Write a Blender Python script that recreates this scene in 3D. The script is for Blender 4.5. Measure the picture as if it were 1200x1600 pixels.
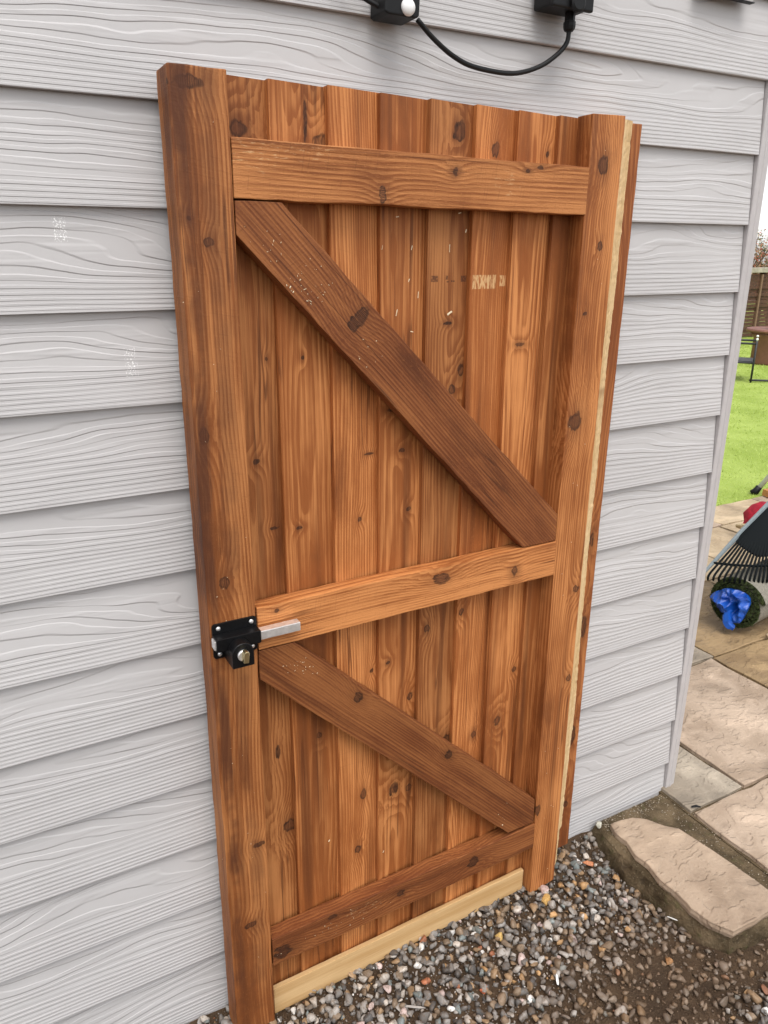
import bpy, bmesh, math, random
import numpy as np
from mathutils import Vector, Matrix, noise as mnoise

for o in list(bpy.data.objects):
    bpy.data.objects.remove(o, do_unlink=True)
scene = bpy.context.scene
COL = scene.collection
R = math.radians

# ------------------------------------------------------------------ camera
cam_d = bpy.data.cameras.new('camera')
cam = bpy.data.objects.new('camera', cam_d)
COL.objects.link(cam)
cam_d.sensor_fit = 'VERTICAL'
cam_d.sensor_height = 24.0
cam_d.lens = 1181.813 / 1600.0 * 24.0
cam_d.clip_start = 0.02
cam_d.clip_end = 500
RM = np.array([[0.87982858, -0.47528425, 0.00255762],
               [-0.15183928, -0.28617027, -0.94607157],
               [0.45038483, 0.83199246, -0.3239476]])
cm = Matrix.Identity(4)
for i in range(3):
    cm[i][0], cm[i][1], cm[i][2] = RM[0][i], -RM[1][i], -RM[2][i]
cm[0][3], cm[1][3], cm[2][3] = -1.64987871, -1.25894618, 1.43620834
cam.matrix_world = cm
scene.camera = cam

# ------------------------------------------------------------------ sky, sun, exposure
SUN_EL, SUN_AZ = 63.0, 195.0          # azimuth from +Y, clockwise
world = bpy.data.worlds.new('World')
scene.world = world
world.use_nodes = True
wt = world.node_tree
wt.nodes.clear()
sky = wt.nodes.new('ShaderNodeTexSky')
sky.sky_type = 'NISHITA'
sky.sun_disc = False
sky.sun_elevation = R(SUN_EL)
sky.sun_rotation = R(SUN_AZ)
sky.air_density = 1.0
sky.dust_density = 1.2
sky.ozone_density = 1.0
hs = wt.nodes.new('ShaderNodeHueSaturation')      # overcast: the blue is washed out
hs.inputs['Saturation'].default_value = 0.14
bg = wt.nodes.new('ShaderNodeBackground')
bg.inputs['Strength'].default_value = 0.15
wo = wt.nodes.new('ShaderNodeOutputWorld')
wt.links.new(sky.outputs[0], hs.inputs['Color'])
wt.links.new(hs.outputs[0], bg.inputs['Color'])
wt.links.new(bg.outputs[0], wo.inputs['Surface'])

sun_d = bpy.data.lights.new('sun', 'SUN')
sun_d.energy = 1.35
sun_d.angle = R(38)
sun_d.color = (1.0, 0.965, 0.92)
sun = bpy.data.objects.new('sun', sun_d)
COL.objects.link(sun)
sd = Vector((math.cos(R(SUN_EL)) * math.sin(R(SUN_AZ)), math.cos(R(SUN_EL)) * math.cos(R(SUN_AZ)), math.sin(R(SUN_EL))))
sun.rotation_euler = sd.to_track_quat('Z', 'Y').to_euler()
sun.location = (-3, -4, 6)

vs = scene.view_settings
vs.view_transform = 'Standard'
vs.look = 'None'
vs.exposure = 0.86
vs.gamma = 1.0
vs.use_curve_mapping = False

scene.render.engine = 'CYCLES'
scene.cycles.max_bounces = 6
scene.cycles.diffuse_bounces = 3
scene.cycles.glossy_bounces = 2
scene.cycles.adaptive_threshold = 0.02

# ------------------------------------------------------------------ node helpers
class Sk:
    """A socket or number with arithmetic that builds Math nodes."""
    def __init__(self, g, s): self.g, self.s = g, s
    def _m(self, op, a, b=None, c=None):
        n = self.g.nt.nodes.new('ShaderNodeMath'); n.operation = op
        for i, v in enumerate((a, b, c)):
            if v is None: continue
            if isinstance(v, Sk): self.g.nt.links.new(v.s, n.inputs[i])
            else: n.inputs[i].default_value = float(v)
        return Sk(self.g, n.outputs[0])
    def __add__(s, o): return s._m('ADD', s, o)
    __radd__ = __add__
    def __sub__(s, o): return s._m('SUBTRACT', s, o)
    def __rsub__(s, o): return s._m('SUBTRACT', o, s)
    def __mul__(s, o): return s._m('MULTIPLY', s, o)
    __rmul__ = __mul__
    def __truediv__(s, o): return s._m('DIVIDE', s, o)
    def sqrt(s): return s._m('SQRT', s)
    def fract(s): return s._m('FRACT', s)
    def sin(s): return s._m('SINE', s)
    def abs(s): return s._m('ABSOLUTE', s)
    def pow(s, e): return s._m('POWER', s, e)
    def exp(s): return s._m('EXPONENT', s)
    def max(s, o): return s._m('MAXIMUM', s, o)
    def min(s, o): return s._m('MINIMUM', s, o)
    def ss(s, a, b, c=0.0, d=1.0):
        n = s.g.nt.nodes.new('ShaderNodeMapRange'); n.interpolation_type = 'SMOOTHSTEP'
        s.g.nt.links.new(s.s, n.inputs[0])
        for i, v in enumerate((a, b, c, d)): n.inputs[i + 1].default_value = v
        return Sk(s.g, n.outputs[0])

class G:
    def __init__(self, name):
        m = self.mat = bpy.data.materials.new(name)
        m.use_nodes = True
        self.nt = m.node_tree
        self.nt.nodes.clear()
        self.out = self.nt.nodes.new('ShaderNodeOutputMaterial')
        self.b = self.nt.nodes.new('ShaderNodeBsdfPrincipled')
        self.nt.links.new(self.b.outputs[0], self.out.inputs[0])
    def coords(self, kind='Object'):
        if kind == 'World':
            src = self.nt.nodes.new('ShaderNodeNewGeometry').outputs['Position']
        else:
            src = self.nt.nodes.new('ShaderNodeTexCoord').outputs[kind]
        sp = self.nt.nodes.new('ShaderNodeSeparateXYZ')
        self.nt.links.new(src, sp.inputs[0])
        return [Sk(self, sp.outputs[i]) for i in range(3)]
    def rnd(self):
        return Sk(self, self.nt.nodes.new('ShaderNodeObjectInfo').outputs['Random'])
    def vec(self, x, y, z):
        n = self.nt.nodes.new('ShaderNodeCombineXYZ')
        for i, v in enumerate((x, y, z)):
            if isinstance(v, Sk): self.nt.links.new(v.s, n.inputs[i])
            else: n.inputs[i].default_value = float(v)
        return n.outputs[0]
    def noise(self, x, y, z, scale=1.0, detail=2.0, rough=0.5, dist=0.0):
        n = self.nt.nodes.new('ShaderNodeTexNoise')
        n.inputs['Scale'].default_value = scale
        n.inputs['Detail'].default_value = detail
        n.inputs['Roughness'].default_value = rough
        n.inputs['Distortion'].default_value = dist
        self.nt.links.new(self.vec(x, y, z), n.inputs['Vector'])
        return Sk(self, n.outputs[0])
    def voro(self, x, y, z, scale, feature='F1', out='Distance'):
        n = self.nt.nodes.new('ShaderNodeTexVoronoi'); n.feature = feature
        n.inputs['Scale'].default_value = scale
        self.nt.links.new(self.vec(x, y, z), n.inputs['Vector'])
        return Sk(self, n.outputs[out])
    def mix(self, f, a, b, mode='MIX'):
        n = self.nt.nodes.new('ShaderNodeMix'); n.data_type = 'RGBA'; n.blend_type = mode
        n.clamp_factor = True
        if isinstance(f, Sk): self.nt.links.new(f.s, n.inputs[0])
        else: n.inputs[0].default_value = f
        for i, v in ((6, a), (7, b)):
            if isinstance(v, Sk): self.nt.links.new(v.s, n.inputs[i])
            else: n.inputs[i].default_value = (*v[:3], 1)
        return Sk(self, n.outputs[2])
    def attr(self, name):
        n = self.nt.nodes.new('ShaderNodeAttribute'); n.attribute_name = name
        return Sk(self, n.outputs['Color'])
    def color(self, c):
        if isinstance(c, Sk): self.nt.links.new(c.s, self.b.inputs['Base Color'])
        else: self.b.inputs['Base Color'].default_value = (*c[:3], 1)
    def rough(self, r):
        if isinstance(r, Sk): self.nt.links.new(r.s, self.b.inputs['Roughness'])
        else: self.b.inputs['Roughness'].default_value = r
    def spec(self, v): self.b.inputs['Specular IOR Level'].default_value = v
    def metal(self, v): self.b.inputs['Metallic'].default_value = v
    def bump(self, h, dist=0.001, strength=1.0):
        n = self.nt.nodes.new('ShaderNodeBump')
        n.inputs['Strength'].default_value = strength
        n.inputs['Distance'].default_value = dist
        self.nt.links.new(h.s, n.inputs['Height'])
        self.nt.links.new(n.outputs[0], self.b.inputs['Normal'])

def plain(name, col, rough=0.6, metal=0.0, spec=0.4, var=0.12, scale=60, bump=0.0):
    g = G(name); x, y, z = g.coords()
    n = g.noise(x, y, z, scale, 4, 0.6)
    c0 = [max(0, v * (1 - var)) for v in col]; c1 = [min(1, v * (1 + var)) for v in col]
    g.color(g.mix(n.ss(0.3, 0.7), c0, c1))
    g.rough((n - 0.5) * 0.2 + rough); g.metal(metal); g.spec(spec)
    if bump: g.bump(n, bump)
    return g.mat

# ------------------------------------------------------------------ mesh helpers
def obj(name, bm, mat, parent=None, smooth=False):
    me = bpy.data.meshes.new(name)
    bm.normal_update()
    bm.to_mesh(me); bm.free()
    if smooth:
        for p in me.polygons: p.use_smooth = True
    if mat: me.materials.append(mat)
    o = bpy.data.objects.new(name, me)
    COL.objects.link(o)
    if parent: o.parent = parent
    return o
def mesh_obj(name, verts, faces, mat, parent=None):
    me = bpy.data.meshes.new(name); me.from_pydata(verts, [], faces); me.update()
    if mat: me.materials.append(mat)
    o = bpy.data.objects.new(name, me); COL.objects.link(o)
    if parent: o.parent = parent
    return o
def empty(name, loc=(0, 0, 0)):
    o = bpy.data.objects.new(name, None); COL.objects.link(o); o.location = loc
    o.empty_display_size = 0.05
    return o
def tag(o, label, cat, group=None):
    o['label'] = label; o['category'] = cat
    if group: o['group'] = group
    return o
def struct(o): o['kind'] = 'structure'; return o
def stuff(o): o['kind'] = 'stuff'; return o
def bevel(bm, off, seg=2, ang=0.5):
    bm.normal_update()
    es = [e for e in bm.edges if len(e.link_faces) == 2 and e.calc_face_angle(0) > ang]
    bmesh.ops.bevel(bm, geom=es, offset=off, segments=seg, affect='EDGES', profile=0.6, clamp_overlap=True)
def box(bm, x0, x1, y0, y1, z0, z1):
    v = [bm.verts.new(p) for p in ((x0, y0, z0), (x1, y0, z0), (x1, y1, z0), (x0, y1, z0), (x0, y0, z1), (x1, y0, z1), (x1, y1, z1), (x0, y1, z1))]
    for f in ((3, 2, 1, 0), (4, 5, 6, 7), (0, 1, 5, 4), (1, 2, 6, 5), (2, 3, 7, 6), (3, 0, 4, 7)):
        bm.faces.new([v[i] for i in f])
def prism(bm, poly, d0, d1, axis='y'):
    """poly: 2-D outline; extruded from d0 to d1 along axis."""
    def P(a, b, d):
        return (a, d, b) if axis == 'y' else ((a, b, d) if axis == 'z' else (d, a, b))
    lo = [bm.verts.new(P(a, b, d0)) for a, b in poly]
    hi = [bm.verts.new(P(a, b, d1)) for a, b in poly]
    n = len(poly)
    bm.faces.new(lo); bm.faces.new(hi[::-1])
    for i in range(n):
        bm.faces.new((lo[(i + 1) % n], lo[i], hi[i], hi[(i + 1) % n]))
    bmesh.ops.recalc_face_normals(bm, faces=bm.faces[:])
def tube(bm, pts, r, seg=8, caps=True):
    pts = [Vector(p) for p in pts]
    rs = r if isinstance(r, (list, tuple)) else [r] * len(pts)
    rings = []; up = None
    for i, p in enumerate(pts):
        t = (pts[min(i + 1, len(pts) - 1)] - pts[max(i - 1, 0)]).normalized()
        if up is None:
            up = Vector((0, 0, 1)) if abs(t.z) < 0.9 else Vector((1, 0, 0))
        a = t.cross(up).normalized(); b = a.cross(t).normalized(); up = b
        rings.append([bm.verts.new(p + (a * math.cos(k * 2 * math.pi / seg) + b * math.sin(k * 2 * math.pi / seg)) * rs[i]) for k in range(seg)])
    for i in range(len(rings) - 1):
        for k in range(seg):
            bm.faces.new((rings[i][k], rings[i][(k + 1) % seg], rings[i + 1][(k + 1) % seg], rings[i + 1][k]))
    if caps:
        bm.faces.new(rings[0][::-1]); bm.faces.new(rings[-1])
def smooth_path(pts, n=6):
    """Catmull-Rom through pts."""
    P = [Vector(p) for p in pts]; P = [2 * P[0] - P[1]] + P + [2 * P[-1] - P[-2]]
    out = []
    for i in range(1, len(P) - 2):
        for k in range(n):
            t = k / n
            out.append(0.5 * ((2 * P[i]) + (P[i + 1] - P[i - 1]) * t + (2 * P[i - 1] - 5 * P[i] + 4 * P[i + 1] - P[i + 2]) * t * t + (3 * P[i] - P[i - 1] - 3 * P[i + 1] + P[i + 2]) * t ** 3))
    out.append(P[-2]); return out
def lathe(bm, prof, seg=24, c=(0, 0, 0)):
    rings = [[bm.verts.new((c[0] + r * math.cos(k * 2 * math.pi / seg), c[1] + r * math.sin(k * 2 * math.pi / seg), c[2] + z)) for k in range(seg)] for r, z in prof]
    for i in range(len(rings) - 1):
        for k in range(seg):
            bm.faces.new((rings[i][k], rings[i][(k + 1) % seg], rings[i + 1][(k + 1) % seg], rings[i + 1][k]))
    bm.faces.new(rings[0][::-1]); bm.faces.new(rings[-1])

# ------------------------------------------------------------------ materials: cladding
def cladding_mat():
    g = G('embossed_grey_cladding')
    x, y, z = g.coords()
    wx, wy, wz = g.coords('World')
    rn = g.rnd()
    h = z / 0.15
    off = rn * 37.0
    xs = x + rn * 53.0
    # growth-line field: close lines low on the board, wide cathedral figure higher up
    wide = h.ss(0.12, 0.62) * h.ss(1.14, 0.80)
    n1 = g.noise(xs * 1.55, h * 1.05, off, 1.0, 1.5, 0.45) - 0.5
    n2 = g.noise(xs * 5.0, h * 2.6, off + 7.0, 1.0, 2.0, 0.5) - 0.5
    shift = (rn * 91.0).fract()
    F = h * 22.0 - h * h * (9.6 + shift * 2.4) + n1 * (wide * 9.5 + 1.3) + n2 * (wide * 1.1 + 0.35) + off
    t = F.fract()
    ridge = t.ss(0.0, 0.11) * t.ss(0.60, 0.49)
    keep = g.noise(xs * 3.0, h * 7.0, off + 3.0, 1.0, 2.0).ss(0.32, 0.62, 0.22, 1.0)
    micro = g.noise(xs * 30.0, h * 60.0, off, 1.0, 3.0)
    hgt = ridge * keep + micro * 0.05
    dirt = g.noise(wx * 2.0, wy, wz * 3.0, 1.0, 5.0, 0.6)
    col = g.mix(dirt.ss(0.3, 0.75), (0.445, 0.431, 0.428), (0.500, 0.486, 0.482))
    # two scuffed patches of white paint/filler
    def patch(cx, cz, hx, hz, thr):
        m = ((wx - cx) / hx).abs().max(((wz - cz) / hz).abs()).ss(1.0, 0.8)
        nn = g.noise(wx * 420.0, 0.0, wz * 420.0, 1.0, 2.0, 0.6)
        return m * nn.ss(thr, thr + 0.06)
    sc = patch(-1.5055, 1.468, 0.010, 0.019, 0.55).max(patch(-1.425, 1.27, 0.0105, 0.025, 0.56))
    col = g.mix(sc * 0.85, col, (0.86, 0.86, 0.84))
    g.color(col); g.rough(0.55); g.spec(0.35)
    g.bump(hgt, 0.00125, 0.95)
    return g.mat
M_clad = cladding_mat()
M_trim = plain('grey_trim', (0.44, 0.415, 0.41), 0.5, var=0.04, scale=30)
M_black = plain('black_plastic', (0.006, 0.006, 0.0065), 0.5, spec=0.25, var=0.2)
M_cable = plain('black_cable', (0.008, 0.008, 0.0085), 0.5, spec=0.3, var=0.2)
M_whiteplastic = plain('white_plastic', (0.78, 0.78, 0.77), 0.45, var=0.03)
M_steel = plain('galvanised_steel', (0.86, 0.85, 0.84), 0.42, metal=0.85, var=0.08, scale=90)
M_brass = plain('brass', (0.72, 0.62, 0.36), 0.3, metal=1.0, var=0.05)
M_latch = plain('black_powder_coat', (0.0035, 0.0035, 0.004), 0.4, spec=0.28, var=0.2, scale=400, bump=0.0002)

# ------------------------------------------------------------------ material: timber
def wood(name, seed, tone=1.0, knots=(), rough_sawn=0.0, ring=230.0, depth=0.05, cx=0.0, red=0.0, streaks=1.0, marks=(), fresh=(), stain=()):
    """local z runs along the grain, x across, -y is the face."""
    g = G(name); x, y, z = g.coords()
    rs = random.Random(seed); s = rs.uniform(0, 80)
    wob = g.noise(z * 0.9, s, 0.0, 1.0, 2.0) - 0.5
    wob2 = g.noise(x * 9.0, y * 9.0, z * 1.3 + s, 1.0, 2.0) - 0.5
    wob3 = g.noise(x * 40.0, y * 40.0, z * 5.0 + s, 1.0, 2.0) - 0.5
    wob4 = g.noise(x * 110.0, y * 110.0, z * 60.0 + s, 1.0, 2.0) - 0.5
    px = x - cx + wob * 0.045
    py = y + depth + wob * 0.035 + wob2 * 0.02
    rad = (px * px + py * py).sqrt() + wob2 * 0.012 + wob3 * 0.0022
    kmask = None; kcore = None; krim = None
    kn = random.Random(seed + 5)
    for (kx, kz, rx, rz) in knots:
        rx, rz = rx * 0.88, rz * 0.88
        dx = (x - kx) / rx + wob3 * 2.0 + wob4 * 1.2; dz = (z - kz) / rz + wob2 * 1.4 + wob4 * 1.5
        d2 = dx * dx + dz * dz
        halo = ((dx * dx * 0.13 + dz * dz * 0.045) * -1.0).exp()
        rad = rad + halo * (min(rx, rz) * 1.7)
        m = d2.ss(1.25, 0.55) * kn.uniform(0.75, 1.0)
        rim = d2.ss(0.25, 0.85) * d2.ss(1.5, 1.0) if min(rx, rz) > 0.006 else m
        dk = halo * halo * kn.uniform(0.45, 0.95)
        kmask = m if kmask is None else kmask.max(m)
        krim = rim if krim is None else krim.max(rim)
        kcore = dk if kcore is None else kcore.max(dk)
    t = (rad * ring).fract()
    late = t.ss(0.15, 0.88) * t.ss(1.0, 0.92)
    fib = g.noise(x * 700.0, y * 700.0, z * 9.0 + s, 1.0, 2.0, 0.6)
    fib2 = g.noise(x * 210.0, y * 210.0, z * 3.0 + s, 1.0, 3.0, 0.6)
    blot = g.noise(x * 9.0, y * 9.0, z * 3.0 + s, 1.0, 4.0, 0.6)
    band = g.noise(x * 26.0 + wob2 * 0.6, y * 26.0, z * 0.9 + s * 2, 1.0, 2.0, 0.5)
    light = [c * tone for c in (0.520, 0.210 - 0.03 * red, 0.068 - 0.015 * red)]
    mid = [c * tone for c in (0.258, 0.079 - 0.010 * red, 0.0190)]
    dark = [c * tone for c in (0.098, 0.027, 0.0070)]
    f = late * (blot * 0.34 + 0.06) + fib * 0.32 + fib2 * 0.70 + blot * 0.95 + band * 0.50 * streaks - 0.91
    col = g.mix(f.ss(0.08, 0.58), light, mid)
    col = g.mix(band.ss(0.56, 0.74) * 0.62 * streaks, col, dark)
    col = g.mix(fib2.ss(0.60, 0.76) * 0.30, col, dark)
    col = g.mix(fib2.ss(0.42, 0.30) * 0.22, col, light)
    col = g.mix(blot.ss(0.56, 0.74) * 0.50, col, dark)
    ck = (g.noise(x * 46.0 + wob3 * 0.5, y * 46.0, z * 1.1 + s * 3, 1.0, 1.0) - 0.5).abs()      # drying splits and dark grain lines
    cm_ = g.noise(x * 6.0, y * 6.0, z * 3.4 + s * 5, 1.0, 2.0).ss(0.54, 0.62)
    col = g.mix(ck.ss(0.020, 0.004) * cm_ * 0.7, col, dark)
    if kmask is not None:
        col = g.mix(kcore.ss(0.10, 1.0) * 0.62, col, dark)
        kr = (rad * 2600.0 + wob4 * 9.0).sin() * 0.5 + 0.5
        col = g.mix(kmask * 0.62, col, (0.120 * tone, 0.042 * tone, 0.017 * tone))
        col = g.mix(kmask * kr * (wob4 + 0.75), col, (0.034 * tone, 0.011 * tone, 0.005 * tone))
        col = g.mix(krim * (wob4 * 1.4 + 0.58), col, (0.026 * tone, 0.009 * tone, 0.004 * tone))
    hgt = fib * 0.5 + fib2 * 0.8
    if rough_sawn:
        saw = g.noise(x * 22.0, y * 22.0, z * 330.0 + x * 60.0, 1.0, 2.0, 0.6)
        hair = g.noise(x * 420.0, y * 420.0, z * 130.0, 1.0, 2.0, 0.65)
        hgt = hgt + (saw * 0.8 + hair * 1.0) * rough_sawn
        col = g.mix(hair.ss(0.56, 0.74) * 0.40 * rough_sawn, col, light)
        col = g.mix(saw.ss(0.58, 0.74) * 0.28 * rough_sawn, col, dark)
    for (kind, ax, az, hx, hz) in marks:                  # printed stamp bits / a planed-off patch
        m = ((x - ax) / hx).abs().max(((z - az) / hz).abs()).ss(1.08, 0.92)
        nn = g.noise(x * 420.0, 3.0, z * 260.0, 1.0, 2.0)
        if kind == 'stamp':
            col = g.mix(m * nn.ss(0.34, 0.48) * 0.72, col, (0.05, 0.016, 0.009))
        else:
            col = g.mix(m * g.noise(x * 210.0, 1.0, z * 60.0, 1.0, 2.0).ss(0.38, 0.58) * 0.8, col, (0.66, 0.42, 0.20))
    for (ax, hx, amt) in stain:                           # dark stain soaked along one side
        m = ((x - ax) / hx + (blot - 0.5) * 2.6 + (fib2 - 0.5) * 1.2).abs().ss(1.0, 0.25)
        m = m * g.noise(x * 5.0, 2.0, z * 4.5 + s, 1.0, 4.0, 0.65).ss(0.36, 0.58)
        col = g.mix(m * amt, col, (0.075, 0.024, 0.010))
    if fresh:
        for (ax, az, hx, hz) in fresh:                    # torn lighter fibres
            dx = (x - ax) / hx; dz = (z - az) / hz
            m = (dx * dx + dz * dz).ss(1.0, 0.2)
            col = g.mix(m * g.noise(x * 240.0, y * 60.0, z * 55.0, 1.0, 4.0, 0.65).ss(0.54, 0.70) * 0.65, col, (0.62, 0.40, 0.20))
    g.color(col)
    g.rough(fib * 0.2 + 0.52); g.spec(0.28)
    g.bump(hgt, 0.0010, 0.9)
    return g.mat
def pale_wood(name, seed, col=(0.60, 0.44, 0.235), hairy=0.0):
    g = G(name); x, y, z = g.coords(); s = seed * 3.7
    fib = g.noise(x * 500.0, y * 500.0, z * 10.0 + s, 1.0, 2.0, 0.6)
    band = g.noise(x * 60.0, y * 60.0, z * 1.6 + s, 1.0, 2.0)
    bl = g.noise(x * 12.0, y * 12.0, z * 3.0 + s, 1.0, 3.0)
    c = g.mix((fib * 0.4 + band * 0.6 + bl * 0.4 - 0.2).ss(0.3, 0.72), col, [v * f for v, f in zip(col, (0.78, 0.70, 0.58))])
    h = fib
    if hairy:
        hr = g.noise(x * 360.0, y * 360.0, z * 55.0 + x * 60.0, 1.0, 4.0, 0.7)
        c = g.mix(hr.ss(0.55, 0.72) * hairy, c, (0.82, 0.72, 0.50))
        c = g.mix(hr.ss(0.47, 0.33) * hairy * 0.85, c, (0.22, 0.12, 0.042))
        c = g.mix(g.noise(x * 4.0, 0.0, z * 9.0 + s, 1.0, 2.0).ss(0.60, 0.70) * 0.75, c, (0.20, 0.085, 0.03))
        h = h + hr * 1.6
    g.color(c); g.rough(0.7); g.spec(0.2); g.bump(h, 0.0008, 0.8)
    return g.mat

# ------------------------------------------------------------------ ground
def soil_h(x, y):
    b = -0.166 + 0.006 * mnoise.noise((x * 5, y * 5, 2.0)) + 0.003 * mnoise.noise((x * 17, y * 17, 5.0))
    k = max(0.0, 1 - ((x + 0.37) / 0.15) ** 2) * max(0.0, 1 + y / 0.10)     # heaped against the wall by the step
    return b + 0.036 * min(1, k) + 0.006 * max(0.0, 1 + y / 0.05)
def soil_patch(x, y):
    """0 = clean gravel, 1 = bare earth."""
    v = 0.54 + 0.62 * mnoise.noise((x * 3.1 + 7, y * 3.1 + 2, 0.0)) + 0.25 * mnoise.noise((x * 9 + 1, y * 9, 3.0))
    v += 0.20 * math.exp(-(((x + 0.50) / 0.17) ** 2 + ((y + 0.28) / 0.22) ** 2))
    v -= 0.55 * math.exp(-(((x + 0.95) / 0.22) ** 2 + ((y + 0.16) / 0.13) ** 2))
    v -= 0.45 * math.exp(-(((x + 0.26) / 0.20) ** 2 + ((y + 0.60) / 0.10) ** 2))
    return min(1.0, max(0.0, v))

def soil_mat():
    g = G('damp_soil'); x, y, z = g.coords('World')
    a = g.noise(x, y, z, 14, 5, 0.6); b = g.noise(x, y, z, 260, 4, 0.65)
    c = g.mix(a.ss(0.3, 0.7), (0.072, 0.044, 0.025), (0.135, 0.084, 0.048))
    c = g.mix(b.ss(0.55, 0.75) * 0.6, c, (0.20, 0.145, 0.10))
    c = g.mix(b.ss(0.45, 0.30) * 0.6, c, (0.028, 0.019, 0.013))
    g.color(c); g.rough(0.8); g.spec(0.25); g.bump(b + a * 2.0, 0.012, 1.0)
    return g.mat
M_soil = soil_mat()
bm = bmesh.new()
box(bm, -120, 120, -120, 120, -0.6, -0.24)
struct(obj('ground', bm, M_soil))
nx, ny = 170, 150
bm = bmesh.new()
gx = np.linspace(-3.4, 0.0, nx); gy = np.linspace(-3.0, 0.03, ny)
vv = [[bm.verts.new((X, Y, soil_h(X, Y))) for Y in gy] for X in gx]
for i in range(nx - 1):
    for j in range(ny - 1):
        bm.faces.new((vv[i][j], vv[i + 1][j], vv[i + 1][j + 1], vv[i][j + 1]))
struct(obj('soil', bm, M_soil, smooth=True))

# gravel: thousands of angular chippings
def gravel_mat():
    g = G('gravel_stone'); x, y, z = g.coords('World')
    c = g.attr('Col')
    n = g.noise(x, y, z, 420, 3, 0.6); m = g.noise(x, y, z, 150, 3, 0.55)
    c = g.mix(n.ss(0.35, 0.7) * 0.45, c, (0.9, 0.9, 0.9), 'MULTIPLY')
    c = g.mix(m.ss(0.50, 0.64) * 0.5, c, (0.13, 0.082, 0.045))
    g.color(c); g.rough(m.ss(0.3, 0.7, 0.38, 0.7)); g.spec(0.4); g.bump(n + m, 0.0012, 0.6)
    return g.mat
M_gravel = gravel_mat()
def ico(sub):
    b = bmesh.new(); bmesh.ops.create_icosphere(b, subdivisions=sub, radius=1.0)
    b.verts.ensure_lookup_table()
    V = np.array([v.co[:] for v in b.verts]); F = np.array([[v.index for v in f.verts] for f in b.faces]); b.free()
    return V, F
PAL = [((0.205, 0.190, 0.176), 18), ((0.30, 0.272, 0.245), 16), ((0.130, 0.118, 0.108), 20), ((0.070, 0.064, 0.060), 17), ((0.42, 0.37, 0.32), 12),
       ((0.19, 0.135, 0.090), 14), ((0.28, 0.18, 0.10), 7), ((0.40, 0.23, 0.10), 3), ((0.32, 0.115, 0.055), 1.4), ((0.47, 0.36, 0.33), 2), ((0.58, 0.56, 0.53), 2.2), ((0.18, 0.205, 0.20), 6)]
def rand_rot(rg, tilt):
    q = rg.normal(size=4); q /= np.linalg.norm(q)
    w, x, y, z = q
    return np.array([[1 - 2 * (y * y + z * z), 2 * (x * y - z * w), 2 * (x * z + y * w)], [2 * (x * y + z * w), 1 - 2 * (x * x + z * z), 2 * (y * z - x * w)], [2 * (x * z - y * w), 2 * (y * z + x * w), 1 - 2 * (x * x + y * y)]])
def stone_shape(rg, V, sc):
    W = V * sc
    for _ in range(9):                                    # knock flats off it
        n = rg.normal(size=3); n /= np.linalg.norm(n)
        d = W @ n; lim = d.max() * rg.uniform(0.42, 0.75)
        W = W - np.outer(np.clip(d - lim, 0, None), n)
    return W
def in_step(X, Y):
    return X > -0.305 and Y > -0.446 and not (X < -0.29 and Y > -0.02) and not (X < -0.28 and Y < -0.40)
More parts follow.
